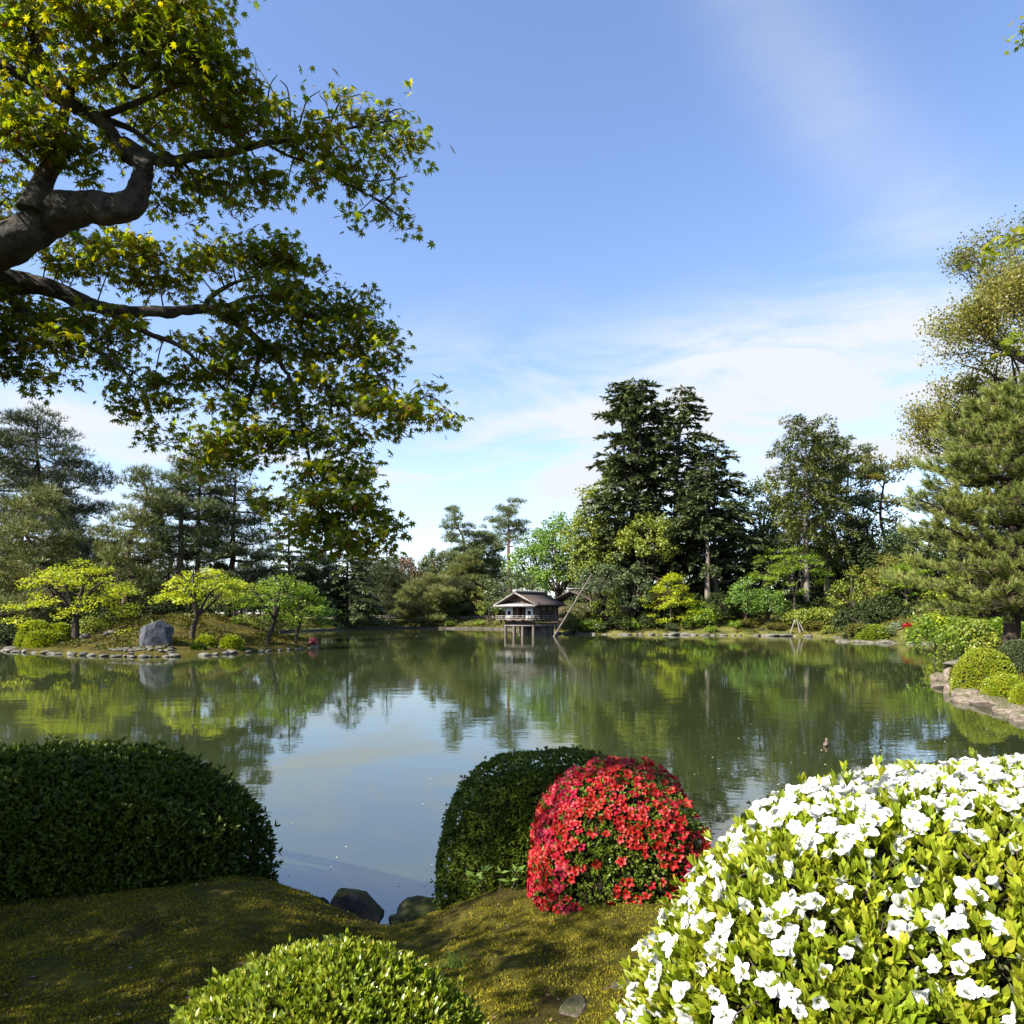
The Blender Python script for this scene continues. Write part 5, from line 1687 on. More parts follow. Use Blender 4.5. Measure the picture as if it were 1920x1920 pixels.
# clipped bushes of the right bank and the far right shore
for px, pyb, Y, w, top, mt, lab, sd in [
        (1845, 1285, 22.0, 52, 1216, 'azalea_new', 'large round clipped yellow-green azalea on the right bank', 1),
        (1885, 1300, 19.9, 38, 1266, 'azalea_new', 'low clipped yellow-green azalea in front of the round one on the right bank', 2),
        (1925, 1310, 18.6, 26, 1285, 'azalea_new', 'clipped yellow-green azalea cut by the right photo edge', 3),
        (1905, 1240, 24.5, 34, 1202, 'grey_leaf', 'grey-green rounded shrub behind the round clipped azalea', 4),
        (1800, 1270, 25.0, 16, 1246, 'olive_leaf', 'low rusty-green plant left of the round clipped azalea', 9),
        (1637, 1207, 62.5, 28, 1172, 'hedge_olive', 'olive clipped mound at the point of the far right shore', 5),
        (1682, 1201, 63, 11, 1182, 'pale_bloom', 'small pale flowering shrub between the olive mound and the red shrub', 6),
        (1760, 1200, 60.5, 22, 1150, 'camphor_leaf', 'rounded shrub right of the red azalea on the far shore', 8)]:
    x = X(px, Y)
    a = wid(w, Y)
    z0 = max(gz(x, Y), .25) - .1
    lf = .055 if Y < 30 else .16
    clipped_bush('clipped_shrub', lab, 'bush', (x, Y, z0), (a, a * .8, max(.4, Z(top, Y) - z0)), M[mt], 9000 if Y < 30 else 1600, lf, 5, hull=.95, p=2.3, seed=sd + 50, amp=.06, depth=.07, width=1.3, shape=L_DIAMOND)
x, Y = X(1712, 62.5), 62.5
clipped_bush('azalea_bush', 'small bright red azalea on the far right shore', 'bush', (x, Y, max(gz(x, Y), .3) - .1), (.85, .6, Z(1172, Y) - max(gz(x, Y), .3) + .1), M['red_flower'], 1600, .15, 4, seed=66, shape=L_WIDE)
plant('shrub', 'sparse twiggy shrub leaning over the water before the red shrub', 'shrub', twiggy(2.1, 2.2, 160, leaf=.13, depth=2, per=5, tr=.05, leafr=.3, bare=.3), 'bark_dark', 'maple_green', 1752, 34.5, .0)

# the big near pine on the right


def big_pine(h, r, seed):
    rng = np.random.default_rng(seed)
    T, C, D = Acc(), Acc(), Acc()
    line = trunk_line(h, rng, .05)
    tube(T, line, np.linspace(.34, .05, len(line)), 11)
    n = 74
    for i in range(n):
        tier = (i % 11 + .5) / 11 + rng.normal() * .012
        t = min(.99, .20 + .80 * tier)
        u = (t - .20) / .80
        L = r * ((1 - u ** 1.8) * .82 + .16) * rng.uniform(.72, 1.15)
        a = i * 2.399 + rng.normal() * .2
        d = np.array((math.cos(a), math.sin(a), 0))
        side = np.array((-d[1], d[0], 0))
        s = at(line, t)
        e = s + d * L + np.array((0, 0, L * (.10 + .38 * u)))
        bl = spline([s, s * .55 + e * .45 + np.array((0, 0, -.07 * L)), e], 12)
        tube(T, bl, np.linspace(.11 * (1 - .6 * u), .015, 12), 6, False)
        m = int(14 + L * 17)
        for j in range(m):
            v = 1 - .8 * (j / m) ** 1.1
            q = at(bl, v)
            off = side * rng.normal() * (.20 + .42 * (1 - v)) * min(L, 2.5) + np.array((0, 0, abs(rng.normal()) * .17))
            tip = q + off + d * .2
            tube(T, [q, (q + tip) / 2 + np.array((0, 0, -.03)), tip], [.016, .012, .008], 4, False)
            ax = unit(d * .6 + off * .5 + np.array((0, 0, .75)) + rng.normal(size=3) * .2)
            k = 5
            st = tip - ax * .24 + ax * np.linspace(0, .26, k)[:, None]
            tufts(C, st, np.repeat(ax[None], k, 0), rng, 16, .21, .8, .62)
            if rng.random() < .16:
                tube(D, [tip, tip + ax * .05 + np.array((0, 0, .09)), tip + np.array((0, 0, .20)) + ax * .04], [.009, .008, .004], 5)
    return T.mesh('right pine trunk', True), C.mesh('right pine crown'), D.mesh('pine candles', True)


tm, cm, dm = big_pine(Z(720, 27) - .6, 4.3, 171)
x, Y = X(1862, 27), 27
rp = plant('pine_tree', 'big near pine with long green needles and pale candles on the right', 'tree', (tm, cm), 'bark_dark', 'pine_near', 1895, 27)
M['candle'] = plain_mat('pine candles', [(.3, (.30, .20, .10)), (.7, (.42, .30, .16))], 5, .7)
link('candles', dm, M['candle'], rp)
plant('zelkova_tree', 'tall twiggy tree with thin olive new leaves above the right pine', 'tree', twiggy(Z(310, 37) - .8, 12, 172, leaf=.14, depth=5, per=7, tr=.5, leafr=.6, bare=.30), 'bark_dark', 'olive_leaf', 2072, 37)
plant('broadleaf_tree', 'dense olive-green tree behind the top of the right pine', 'tree', broad(Z(470, 34) - .8, 5.0, 6.6, 173, n=150, clump=.95, leaf=.15, per=120, low=-.95, gapp=.30), 'bark_dark', 'olive_leaf', 1958, 38)

# a dark wood closes the view behind everything
wood = [broad(15, 6.2, 6.6, 180 + k, n=80, clump=1.6, leaf=.5, per=66, low=-.95) for k in range(3)]
rng = np.random.default_rng(55)
protos = []
spots = []
for k in range(17):
    spots.append((X(-80 + k * 62, 158) + rng.normal() * 1.5, 152 + rng.uniform(0, 12), rng.uniform(.78, .98)))
for k in range(11):
    spots.append((X(1120 + k * 62, 122) + rng.normal() * 1.5, 118 + rng.uniform(0, 8), rng.uniform(.8, 1.1)))
for k in range(6):
    spots.append((X(1700 + k * 60, 76) + rng.normal(), 74 + rng.uniform(0, 6), rng.uniform(.6, .85)))
for k in range(6):
    spots.append((X(-180 + k * 75, 98) + rng.normal(), 95 + rng.uniform(0, 6), rng.uniform(.55, .75)))
for k, (x, y, s) in enumerate(spots):
    lab = 'dense dark green tree in the wood behind the shore trees'
    grp = 'trees of the wood behind the shore'
    if k < 3:
        root = thing('forest_tree', lab, 'tree', (x, y, gz(x, y) - .3), k * 1.7, grp)
        link('trunk', wood[k][0], M['bark_dark'], root)
        link('crown', wood[k][1], M['dark_leaf'], root)
        root.scale = (s,) * 3
        protos.append(root)
    else:
        copy_tree(protos[k % 3], (x, y, gz(x, y) - .3), k * 1.7, s, lab, grp)

wood_protos = list(protos)
# evergreen undergrowth closes the gaps under the far trees
und = [broad(2.8, 3.2, 1.5, 190 + k, n=60, clump=.75, leaf=.26, per=60, bare=.05, low=-.4) for k in range(3)]
protos, spots = [], []
for k in range(15):
    spots.append((X(585 + k * 25, 133) + rng.normal() * .5, 132 + rng.uniform(0, 4), rng.uniform(.8, 1.3)))
for k in range(12):
    spots.append((X(1180 + k * 42, 92) + rng.normal() * .5, 88 + rng.uniform(0, 5), rng.uniform(.8, 1.2)))
for k in range(8):
    spots.append((X(-60 + k * 38, 84) + rng.normal() * .5, 80 + rng.uniform(0, 5), rng.uniform(.8, 1.2)))
for k in range(8):
    spots.append((X(1640 + k * 36, 70) + rng.normal() * .5, 70 + rng.uniform(0, 5), rng.uniform(.8, 1.2)))
for k in range(14):
    spots.append((X(330 + k * 52, 168) + rng.normal() * .5, 166 + rng.uniform(0, 4), rng.uniform(1.9, 2.5)))
for k, (x, y, s) in enumerate(spots):
    lab, grp = 'dark evergreen shrub in the undergrowth below the trees behind the pond', 'undergrowth shrubs behind the pond'
    if k < 3:
        root = thing('forest_shrub', lab, 'shrub', (x, y, gz(x, y) - .2), k * 1.7, grp)
        link('trunk', und[k][0], M['bark_dark'], root)
        link('crown', und[k][1], M['dark_leaf'], root)
        root.scale = (s,) * 3
        protos.append(root)
    else:
        copy_tree(protos[k % 3], (x, y, max(gz(x, y), .2) - .2), k * 1.7, s, lab, grp)

for k, (x, y, s) in enumerate([(7.5, -7, .55), (13, -4, .6), (2.5, -11, .6), (-14.5, 5.5, .5), (16, 3, .55)]):  # wood tree copies added out of view to cut the sky light
    copy_tree(wood_protos[k % 3], (x, y, .6), k * 1.3, s, 'unseen tree added around the viewpoint to block sky light', 'added sky-blocking trees around the viewpoint')

# small shrubs leaning over the far right waterline
rng = np.random.default_rng(404)
kinds = [('maple_green', 'small fresh green shrub leaning over the far right waterline', 'fresh green waterline shrubs'), ('camphor_leaf', 'small yellow-green shrub leaning over the far right waterline', 'yellow-green waterline shrubs'),
         ('grey_leaf', 'small grey-green shrub leaning over the far right waterline', 'grey-green waterline shrubs'), ('cover', 'low brownish shrub on the far right waterline', 'brownish waterline shrubs')]
M['cover'] = leaf_mat('ground cover leaves', [(.05, .055, .012), (.09, .09, .015), (.13, .10, .02), (.05, .07, .014)], trans=.25, spec=.1, clump=.9, clump_amt=.4)
protos = {}
idx = [i for i in range(len(POND_C)) if POND_C[i, 0] > 6 and POND_C[i, 1] > 56]
for k, (x, y) in enumerate(along(POND_C, idx[0], idx[-1] + 1, 1.9, .3)):
    d = unit(np.array((x - 5, y - 45.0)))
    x, y = x + d[0] * rng.uniform(.5, 2.4), y + d[1] * rng.uniform(.5, 2.4)
    c = int(rng.integers(4))
    mt, lab, grp = kinds[c]
    s = rng.uniform(.6, 1.25)
    if c not in protos:
        root = thing('waterside_shrub', lab, 'shrub', (x, y, max(gz(x, y), .2) - .1), k * 1.9, grp)
        tm, cm = broad(1.15, 1.0, .6, 410 + c, n=26, clump=.36, leaf=.17, per=46, bare=.05, low=-.5)
        link('trunk', tm, M['bark_dark'], root)
        link('crown', cm, M[mt], root)
        root.scale = (s,) * 3
        protos[c] = root
    else:
        copy_tree(protos[c], (x, y, max(gz(x, y), .2) - .1), k * 1.9, s, lab, grp)

# low ground cover: on the island and along the far shores
rng = np.random.default_rng(66)
def cover(name, v, f, n, wfun, size, mat):
    p_, q_ = sample_tri(v, f, n, rng, wfun)
    k = fbm(p_ * np.array((.55, .55, 0)) + 4, 3, 15) + .12 * rng.random(len(p_)) > .50
    p_, q_ = p_[k], q_[k]
    p_ = np.repeat(p_, 4, 0) + rng.normal(size=(len(p_) * 4, 3)) * np.array((.12, .12, .03))
    A = Acc()
    leaves(A, p_, unit(np.array((0, 0, .8)) + rng.normal(size=p_.shape) * .6), rdir(rng, len(p_)), size * rng.uniform(.5, 1.3, len(p_)), L_DIAMOND, 1.2)
    tag(link(name, A.mesh(name), mat), kind='stuff')
cover('ground_cover', iv, if_, 9000, lambda c, n: (c[:, 2] > .35) + 1e-9, .17, M['cover'])
gx_, gf_ = sheet(np.arange(-34, 52, .8), np.arange(14, 126, .8), ground_z)
def shore_w(c, n):
    s_ = sdist(POND_C, c[:, 0], c[:, 1])
    return ((s_ > .45) & (s_ < 7) & (np.abs(c[:, 0]) < .78 * c[:, 1])) * np.exp(-s_ / 3) + 1e-9
cover('ground_cover', gx_, gf_, 15000, shore_w, .20, M['cover'])

# ------------------------------------------------------------------ the near Japanese maple reaching in from the left
rng = np.random.default_rng(2024)
ROOT = np.array((-6.4, 3.1, 0.0))
ROOT[2] = mz(ROOT[0], ROOT[1]) - .05
T, C, S = Acc(), Acc(), Acc()


def px_path(pts, Y=None):
    """(px, py, radius px, Y) -> points and radii"""
    p = np.array([P(a, b, y) for a, b, r, y in pts])
    r = np.array([r / FOC * y for a, b, r, y in pts])
    return p, r


def limb(pts, n=26, sides=10, head=None, jitter=0.0, knobs=0.0):
    p, r = px_path(pts)
    if head is not None:
        p = np.concatenate([np.array(head[0]).reshape(-1, 3), p])
        r = np.concatenate([np.atleast_1d(head[1]), r])
    if knobs:
        n, sides = n * 3, sides + 8
    q, rr = spline(p, n, r)
    rr = rr * (1 + knobs * (fbm(q * 7, 3, 4) - .5) * 2)
    tube(T, q, rr, sides, cap=not knobs)
    if knobs:
        v = T.v[-1].astype(float)
        o = np.stack([fbm(v * 11 + 9 * i, 4, 40 + i) - .5 for i in range(3)], 1)
        T.v[-1] = (v + o * .055 * knobs / .16).astype(np.float32)
    return q


base = ROOT
main = limb([(-70, 470, 44, 4.25), (0, 462, 36, 4.2), (60, 432, 33, 4.2), (112, 398, 34, 4.2), (160, 388, 27, 4.2), (212, 394, 26, 4.2), (248, 382, 23, 4.2), (264, 345, 18, 4.2), (265, 305, 18, 4.2), (240, 288, 15, 4.2)],
            44, 14, ([base, base + (.15, .05, 1.4), base + (.65, .25, 2.6), base + (1.7, .7, 3.6)], [.34, .25, .22, .20]), knobs=.16)
l2 = limb([(-80, 545, 34, 4.5), (0, 530, 26, 4.5), (45, 532, 21, 4.55), (94, 540, 18, 4.6), (164, 568, 14, 4.65), (230, 584, 11, 4.7), (328, 583, 9.5, 4.75), (384, 580, 8, 4.8), (430, 600, 6, 4.85), (490, 640, 5, 4.85), (540, 700, 4, 4.8)],
          40, 10, ([base + (.55, .2, 2.35), base + (1.5, .7, 3.2)], [.15, .13]), knobs=.12)
u1 = limb([(240, 290, 17, 4.2), (226, 278, 14, 4.2), (188, 226, 13, 4.15), (117, 188, 12, 4.1), (47, 145, 10, 4.0), (-40, 100, 8, 3.9)], 20, 8)
u2 = limb([(240, 284, 12, 4.2), (232, 266, 11, 4.2), (262, 285, 11, 4.2), (290, 298, 10.5, 4.25), (328, 302, 9, 4.3), (375, 290, 8, 4.35), (431, 286, 7, 4.4), (497, 268, 5.5, 4.45), (560, 262, 4, 4.5), (630, 245, 3, 4.5), (700, 232, 2, 4.5)], 36, 8)
st = limb([(66, 400, 32, 4.15), (78, 350, 19, 4.15), (92, 318, 16, 4.15), (106, 300, 15, 4.15), (112, 262, 12, 4.1), (120, 215, 9, 4.05), (140, 140, 7, 4.0)], 18, 9)
limb([(82, 330, 10, 4.15), (60, 312, 7, 4.15), (28, 283, 5, 4.1), (-10, 262, 4, 4.1)], 10, 6)
b1 = limb([(180, 220, 7, 4.15), (211, 210, 6, 4.15), (262, 190, 5, 4.15), (328, 162, 4, 4.1), (380, 150, 3, 4.1)], 14, 6)
b2 = limb([(188, 222, 7, 4.15), (215, 230, 6, 4.2), (253, 246, 5, 4.25), (300, 282, 4, 4.3), (345, 306, 3, 4.35), (372, 350, 2, 4.35)], 14, 6)
b3 = limb([(188, 150, 6, 4.1), (215, 120, 5, 4.1), (250, 165, 4, 4.1), (300, 120, 3, 4.0)], 12, 6)
b4 = limb([(497, 268, 3, 4.45), (540, 292, 2.5, 4.5), (590, 310, 2, 4.5), (650, 345, 1.8, 4.5), (720, 380, 1.5, 4.5)], 14, 5)
b5 = limb([(175, 572, 7, 4.66), (225, 598, 6, 4.68), (281, 627, 5, 4.7), (315, 638, 4.5, 4.75), (347, 655, 4, 4.75), (375, 683, 3.5, 4.75), (430, 740, 3, 4.75)], 12, 6)
b6 = limb([(384, 580, 6, 4.8), (392, 560, 5, 4.8), (417, 542, 4, 4.85), (445, 528, 3, 4.85), (478, 518, 2.5, 4.85)], 12, 6)
b7 = limb([(392, 575, 4, 4.8), (430, 572, 4, 4.85), (478, 556, 3.5, 4.85), (560, 560, 3, 4.85), (640, 600, 2.5, 4.8), (700, 690, 2, 4.75), (760, 760, 1.5, 4.7)], 18, 6)
b8 = limb([(540, 700, 4, 4.8), (560, 760, 3.5, 4.75), (578, 850, 3, 4.7), (590, 910, 2.5, 4.65), (640, 980, 1.8, 4.6), (690, 1030, 1.2, 4.6)], 18, 6)
b9 = limb([(490, 640, 4, 4.85), (470, 740, 3, 4.8), (420, 830, 2, 4.75), (390, 880, 1.4, 4.7)], 14, 6)
b10 = limb([(0, 532, 12, 4.55), (60, 600, 8, 4.5), (150, 640, 5, 4.5), (230, 690, 3, 4.5)], 12, 6)
for pts in ([(470, 215), (480, 150), (478, 118)], [(500, 230), (505, 165), (520, 140)], [(545, 235), (540, 170), (525, 150)], [(560, 240), (575, 190), (600, 170)], [(620, 230), (640, 190), (690, 180), (745, 240)],
            [(590, 225), (650, 215), (720, 215), (770, 235)], [(700, 232), (745, 262), (790, 280)], [(640, 330), (700, 340), (765, 330)], [(700, 370), (735, 395), (760, 410)]):
    limb([(a, b, 2.0 - .6 * i, 4.5) for i, (a, b) in enumerate(pts)], 8, 4)

# px, py, half width, half height, Y, leaves
CL = [  # the dark upper mass
    (40, 30, 95, 50, 3.9, 200), (150, 25, 90, 45, 3.8, 200), (260, 30, 90, 45, 3.8, 220), (350, 45, 80, 55, 3.9, 260), (395, 110, 45, 60, 3.95, 190), (60, 100, 80, 45, 4.0, 150), (25, 180, 60, 60, 4.0, 150),
    (80, 240, 75, 45, 4.0, 190), (150, 275, 70, 30, 4.1, 130), (15, 250, 40, 60, 3.95, 100), (330, 120, 70, 50, 3.9, 210), (250, 95, 70, 45, 4.0, 120), (170, 110, 60, 40, 4.0, 90), (120, 160, 60, 30, 4.05, 90),
    (280, 20, 140, 30, 4.3, 160), (120, -20, 200, 40, 3.9, 300), (350, -30, 120, 40, 3.9, 220), (45, 260, 60, 40, 4.2, 110), (140, 310, 35, 18, 4.15, 50), (10, 90, 60, 70, 4.2, 110),
    # lit middle
    (270, 220, 60, 28, 4.4, 110), (330, 240, 65, 30, 4.5, 120), (400, 200, 60, 40, 4.35, 190), (450, 170, 50, 30, 4.3, 150), (440, 225, 60, 28, 4.35, 130), (365, 170, 60, 35, 4.4, 120), (490, 200, 40, 22, 4.4, 70),
    (200, 190, 60, 25, 4.5, 70), (230, 150, 70, 30, 4.5, 80), (300, 190, 50, 24, 4.5, 70), (400, 262, 60, 22, 4.4, 90),
    # hanging below the upper limb
    (330, 330, 45, 28, 4.4, 80), (385, 335, 50, 30, 4.4, 110), (430, 350, 40, 28, 4.4, 90), (310, 385, 35, 24, 4.4, 45), (365, 385, 26, 14, 4.4, 22), (500, 345, 45, 20, 4.45, 75), (470, 318, 50, 20, 4.45, 80), (440, 380, 25, 12, 4.4, 22), (535, 365, 20, 14, 4.45, 18),
    # right sunlit spray
    (540, 240, 40, 24, 4.5, 70), (590, 232, 40, 16, 4.5, 50), (575, 280, 45, 22, 4.5, 85), (625, 305, 42, 20, 4.5, 75), (640, 205, 34, 12, 4.5, 30), (700, 235, 45, 18, 4.5, 60), (745, 262, 42, 14, 4.5, 60), (690, 275, 40, 15, 4.5, 42), (780, 278, 20, 12, 4.5, 22),
    (620, 255, 40, 16, 4.5, 40), (590, 335, 30, 16, 4.5, 38), (645, 345, 30, 14, 4.5, 32), (690, 330, 45, 16, 4.5, 38), (740, 355, 34, 14, 4.5, 30), (700, 375, 34, 14, 4.5, 30), (745, 405, 30, 13, 4.5, 28), (665, 405, 22, 16, 4.5, 20), (715, 205, 28, 10, 4.5, 14), (765, 235, 14, 10, 4.5, 10), (730, 310, 30, 10, 4.5, 14),
    (482, 124, 5, 3, 4.5, 3), (660, 185, 20, 8, 4.5, 8), (600, 180, 16, 8, 4.5, 6), (770, 215, 8, 6, 4.5, 5),
    # left middle
    (20, 365, 40, 25, 4.5, 60), (30, 405, 35, 18, 4.5, 40), (-30, 390, 50, 50, 4.4, 70), (12, 430, 24, 10, 4.4, 12),
    # lower mass
    (150, 455, 60, 20, 4.85, 90), (230, 465, 70, 25, 4.85, 140), (300, 480, 60, 28, 4.85, 130), (180, 500, 80, 25, 4.8, 130), (280, 520, 70, 25, 4.8, 120), (110, 490, 60, 20, 4.9, 80), (340, 530, 45, 24, 4.85, 70),
    (370, 470, 40, 20, 4.9, 60), (430, 465, 55, 20, 4.9, 110), (510, 465, 55, 22, 4.9, 130), (550, 490, 45, 24, 4.9, 110), (480, 500, 50, 20, 4.9, 80), (400, 510, 50, 18, 4.9, 60), (590, 510, 22, 12, 4.9, 20),
    (530, 540, 60, 22, 4.9, 100),
    (40, 570, 70, 35, 4.6, 170), (130, 600, 70, 32, 4.6, 170), (30, 640, 60, 40, 4.5, 170), (110, 650, 60, 30, 4.5, 130), (210, 640, 50, 28, 4.6, 110), (40, 700, 40, 28, 4.5, 70), (110, 700, 30, 16, 4.5, 34), (240, 600, 40, 24, 4.6, 60), (215, 690, 32, 20, 4.6, 40), (5, 600, 40, 80, 4.4, 140), (60, 735, 18, 12, 4.5, 12), (-50, 640, 60, 70, 4.4, 150),
    (430, 590, 50, 20, 4.8, 90), (500, 590, 70, 28, 4.8, 170), (580, 590, 60, 30, 4.8, 170), (650, 590, 50, 26, 4.8, 130), (700, 620, 45, 26, 4.75, 120), (560, 650, 70, 30, 4.75, 180), (640, 650, 60, 30, 4.75, 170), (470, 650, 60, 30, 4.8, 150), (400, 650, 45, 22, 4.8, 80), (720, 665, 32, 20, 4.7, 60), (520, 550, 50, 20, 4.8, 80), (610, 555, 40, 14, 4.8, 50), (680, 565, 30, 12, 4.8, 30),
    (350, 700, 50, 18, 4.75, 90), (290, 715, 50, 16, 4.75, 70), (235, 730, 36, 14, 4.7, 44), (310, 755, 40, 18, 4.7, 60), (240, 775, 36, 12, 4.7, 40), (300, 800, 34, 14, 4.7, 34), (280, 825, 20, 10, 4.7, 14), (420, 700, 50, 22, 4.75, 110), (340, 640, 30, 16, 4.75, 24),
    (500, 710, 60, 28, 4.75, 130), (590, 710, 60, 30, 4.75, 110), (680, 710, 50, 28, 4.7, 130), (440, 760, 50, 26, 4.75, 120), (540, 760, 60, 28, 4.7, 130), (640, 760, 50, 28, 4.7, 130), (710, 755, 50, 24, 4.65, 130), (770, 765, 45, 18, 4.65, 100), (825, 785, 28, 10, 4.6, 34), (800, 735, 24, 8, 4.65, 16), (850, 790, 12, 6, 4.6, 8), (730, 800, 34, 14, 4.65, 40), (815, 720, 14, 6, 4.6, 7),
    (420, 820, 55, 26, 4.7, 130), (500, 820, 60, 28, 4.7, 160), (580, 810, 60, 28, 4.65, 160), (650, 815, 40, 24, 4.65, 80), (390, 850, 36, 18, 4.7, 60), (455, 860, 50, 18, 4.7, 80), (370, 880, 24, 10, 4.7, 18), (690, 850, 20, 10, 4.65, 12), (650, 860, 30, 16, 4.6, 40),
    (600, 880, 50, 24, 4.6, 90), (660, 890, 40, 22, 4.6, 80), (560, 900, 40, 14, 4.6, 40), (600, 935, 60, 24, 4.6, 130), (660, 940, 50, 24, 4.6, 120), (520, 940, 40, 14, 4.6, 50), (480, 948, 22, 8, 4.6, 14), (700, 965, 40, 20, 4.55, 90), (610, 980, 55, 26, 4.55, 140), (560, 985, 40, 18, 4.6, 60), (670, 1000, 45, 18, 4.55, 90), (725, 990, 28, 16, 4.55, 40), (640, 1025, 40, 14, 4.55, 60), (735, 1025, 18, 8, 4.55, 14), (590, 1020, 30, 12, 4.6, 30), (690, 1035, 20, 8, 4.55, 16),
]
wood_pts = np.concatenate([main[22:], l2[10:], u1, u2, st, b1, b2, b3, b4, b5, b6, b7, b8, b9, b10])


def spray(c, rx, ry, rz, n, size, twig=True):
    """leaves hang on fine twigs that fan out from the nearest wood"""
    global C, T, S
    near_ = wood_pts[np.argmin(np.sum((wood_pts - c) ** 2, 1))]
    if twig:
        mid = near_ * .5 + c * .5 + rng.normal(size=3) * .03 + np.array((0, 0, .05))
        tube(T, spline([near_, mid, c], 6), np.linspace(.006, .0025, 6), 4, False)
    k = max(2, n // 9)
    sub = c + rdir(rng, k) * (rng.random((k, 1)) ** .45) * np.array((rx, ry, rz))
    if twig:
        for s in sub[::2]:
            tube(T, [c, (c + s) / 2 + np.array((0, 0, .015)), s], [.0028, .002, .0012], 3, False)
    m = max(1, int(round(n / k)))
    pos = np.repeat(sub, m, 0)
    kk = len(pos)
    pos = pos + rng.normal(size=(kk, 3)) * np.array((.055, .055, .030))
    ax = unit(rdir(rng, kk) * np.array((1, 1, .35)) + np.array((.15, 0, -.50)))
    nr = np.array((0, 0, 1.0)) + rng.normal(size=(kk, 3)) * .55 + np.array((-.10, -.30, 0))
    leaves(C, pos, ax, nr, size * rng.uniform(.6, 1.15, kk), L_MAPLE)
    q = max(0, int(n * .16))
    if q:
        sp = np.repeat(sub[rng.integers(len(sub), size=q)], 3, 0) + np.array((0, 0, -.03))
        sp = sp + rng.normal(size=sp.shape) * .012
        leaves(S, sp, unit(rdir(rng, len(sp)) + np.array((0, 0, -.8))), rdir(rng, len(sp)), .022 * rng.uniform(.7, 1.2, len(sp)), L_DIAMOND, .8)


for px, py, rx, ry, Y, n in CL:
    Yj = Y + rng.normal() * .07
    spray(P(px, py, Yj), rx / FOC * Yj, .20, ry / FOC * Yj, int(n * (1.55 if py < 430 else 1.9)), .049)


# the rest of the crown, over and left of the camera's view: it shades the near bank
def lands(p, z):
    """where the sun's shadow of p falls at height z"""
    t = (p[..., 2] - z) / SUN.z
    return p[..., 0] - SUN.x * t, p[..., 1] - SUN.y * t


count = 0
while count < 560:
    c = np.array((rng.uniform(-10.5, -2.9), rng.uniform(1.35, 6.2), rng.uniform(3.3, 6.6)))
    if abs(c[0]) < .80 * c[1] + .35:
        continue
    if ((c[0] + 6.2) / 4.6) ** 2 + ((c[1] - 3.9) / 3.0) ** 2 + ((c[2] - 4.6) / 2.3) ** 2 > 1:
        continue
    x5, y5 = lands(c, .85)
    x6, y6 = lands(c, 1.6)
    if y6 > 5.3 and -5.4 < x6 < -1.8:          # sun reaches the back rim of the wide dark mound
        continue
    if -.85 < x6 < .4 and y6 < 2.8:                  # and the small front mound
        continue
    if x5 > .25 and 2.0 < y5 < 4.0 or x6 > .5 and y6 < 4.2 or -.1 < x5 < 1.3 and 3.8 < y5 < 5.0 or x5 > -2.1 and y5 > 4.0 and y5 < 5.2 and rng.random() < .85:     # and the moss and azaleas on the right
        continue
    count += 1
    spray(c, .50, .50, .16, 70, .056, twig=False)
    s = base + np.array((1.5, .6, rng.uniform(3.3, 3.6)))
    if count % 14 == 0:
        tube(T, spline([s, s * .5 + c * .5 + np.array((0, 0, .25)), c], 8), np.linspace(.035, .006, 8), 5, False)

# added unseen leaf sprays, set sunward to shade the left bank and moss
for k in range(430):
    if k < 405:
        tx, ty, tz = rng.uniform(-5.6, -1.0), rng.uniform(2.2, 4.9), rng.uniform(.8, 1.3)
        if tx > -2.1 and ty > 4.0 and rng.random() < .75:
            continue
    else:
        tx, ty, tz = rng.uniform(-1.1, .42), rng.uniform(2.95, 4.25), .8
    t = (rng.uniform(3.2, 5.6) - tz) / SUN.z
    c = np.array((tx, ty, tz)) + np.array(SUN) * t
    if abs(c[0]) < .80 * c[1] + .35:
        continue
    x6, y6 = lands(c, 1.65)
    if -1.15 < x6 < .5 and y6 < 2.75 or y6 > 5.2 and x6 < -1.8:
        continue
    spray(c, .42, .42, .14, 62, .056, twig=False)

# high leaf sprays added out of view to block sky light on the left bank
top_ = limb([(117, 188, 10, 4.1), (60, 60, 9, 4.0), (40, -120, 8, 3.9), (150, -330, 6, 3.8), (330, -480, 4, 3.7)], 16, 7)
count = 0
while count < 190:
    c = np.array((rng.uniform(-7.5, .2), rng.uniform(1.2, 5.6), rng.uniform(5.2, 8.6)))
    if c[2] < EYE + .885 * c[1] + .55:
        continue
    x6, y6 = lands(c, 1.6)
    if x6 > .3 and y6 < 4.6 or -1.2 < x6 < .5 and y6 < 2.8 or y6 > 5.2 and x6 < -1.8:
        continue
    count += 1
    spray(c, .55, .55, .15, 60, .056, twig=False)
    if count % 12 == 0:
        tube(T, spline([top_[-1], top_[-1] * .5 + c * .5 + np.array((0, 0, .2)), c], 8), np.linspace(.025, .006, 8), 5, False)

maple = thing('maple_tree', 'large near maple with gnarled grey limbs and star leaves hanging in from the left', 'tree', ROOT)


def rel(acc, o):
    acc.v = [v - np.asarray(o, np.float32) for v in acc.v]
    return acc


link('trunk', rel(T, ROOT).mesh('near maple trunk', True), M['bark_grey'], maple)
link('crown', rel(C, ROOT).mesh('near maple crown'), M['maple_leaf'], maple)
sd = link('seed_wings', rel(S, ROOT).mesh('near maple seeds'), M['maple_seed'], maple)
tag(sd, kind='stuff')

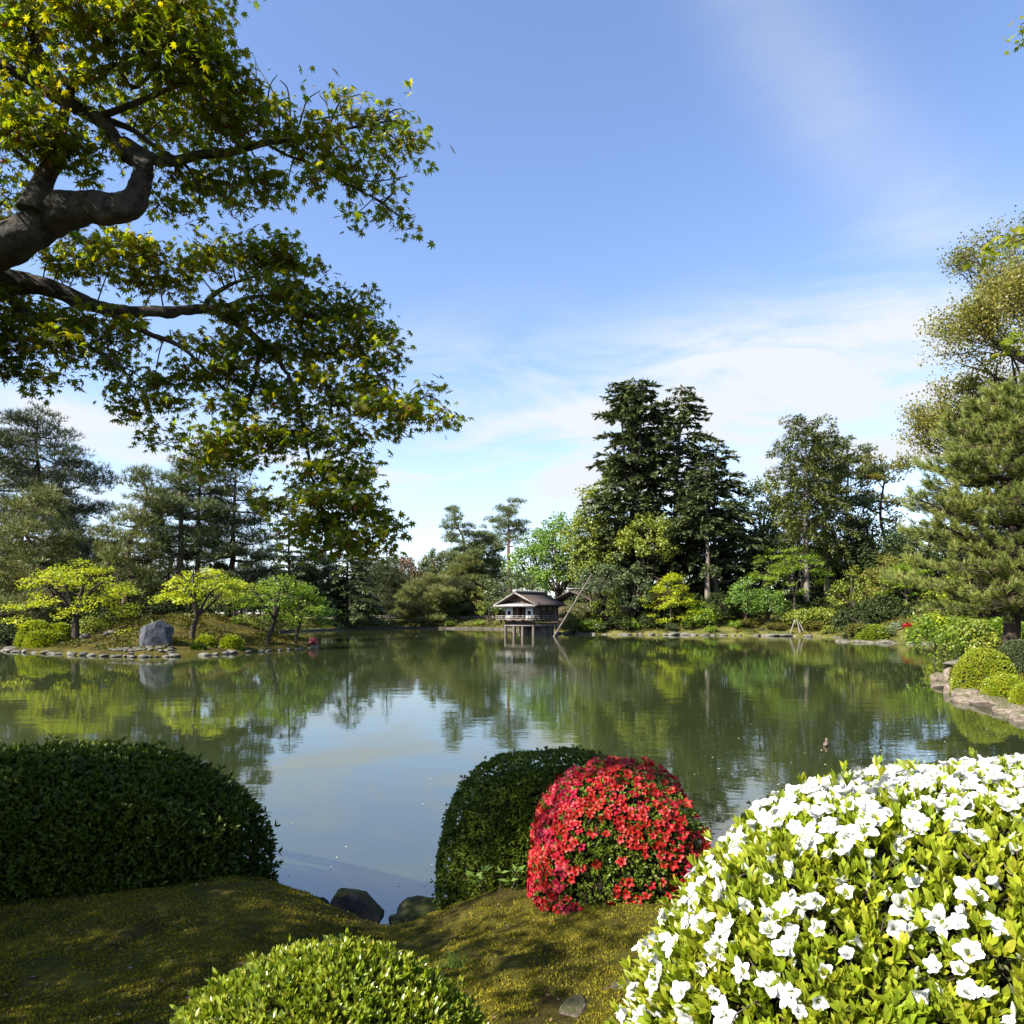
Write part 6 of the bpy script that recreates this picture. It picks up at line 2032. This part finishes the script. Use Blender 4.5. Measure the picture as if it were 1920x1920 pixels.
# a second maple stands off to the right; only the tips of its sprays reach the picture
rng = np.random.default_rng(91)
R2 = np.array((5.6, 4.4, 0.0))
R2[2] = gz(R2[0], R2[1]) if abs(R2[0]) > 8.4 else mz(R2[0], R2[1])
T, C, S = Acc(), Acc(), Acc()
p_, r_ = spline([R2 + (0, 0, -.1), R2 + (-.05, 0, 1.2), R2 + (-.25, -.05, 2.6), R2 + (-.5, -.1, 4.2), R2 + (-.7, -.1, 5.4)], 16, [.17, .13, .11, .07, .03])
tube(T, p_, r_, 9)
wood_pts = p_
for (px, py, Y) in ((1960, 440, 4.6), (1960, 660, 4.6), (1990, 60, 4.4)):
    e = P(px, py, Y)
    s = p_[np.argmin(np.abs(p_[:, 2] - (e[2] - .3)))]
    q, rr = spline([s, s * .5 + e * .5 + np.array((0, 0, .1)), e], 10, [.04, .02, .006])
    tube(T, q, rr, 6)
    wood_pts = np.concatenate([wood_pts, q])
for px, py, rx, ry, Y, n in [(1895, 455, 32, 10, 4.6, 34), (1930, 435, 40, 14, 4.6, 60), (1870, 462, 16, 5, 4.6, 10), (1905, 480, 22, 6, 4.6, 16), (1905, 640, 28, 9, 4.6, 30), (1940, 625, 40, 14, 4.6, 60), (1878, 655, 14, 6, 4.6, 10),
                             (1915, 45, 14, 9, 4.4, 16), (1950, 30, 30, 20, 4.4, 50)]:
    spray(P(px, py, Y), rx / FOC * Y, .15, ry / FOC * Y, n, .045)
for k in range(70):
    c = R2 + np.array((rng.uniform(-.6, 1.8), rng.uniform(-1.6, 1.6), rng.uniform(3.2, 5.8)))
    if c[0] < .80 * c[1] + .4:
        continue
    spray(c, .45, .45, .13, 34, .045, twig=False)
maple2 = thing('maple_tree', 'bright yellow-green maple sprays entering at the right photo edge, above the pine', 'tree', R2)
M['maple_bright'] = leaf_mat('bright maple leaves', [(.16, .22, .015), (.22, .26, .02), (.2, .18, .02)], trans=.45, tcol=(1.5, 1.5, .5))
link('trunk', rel(T, R2).mesh('right maple trunk', True), M['bark_grey'], maple2)
link('crown', rel(C, R2).mesh('right maple crown'), M['maple_bright'], maple2)
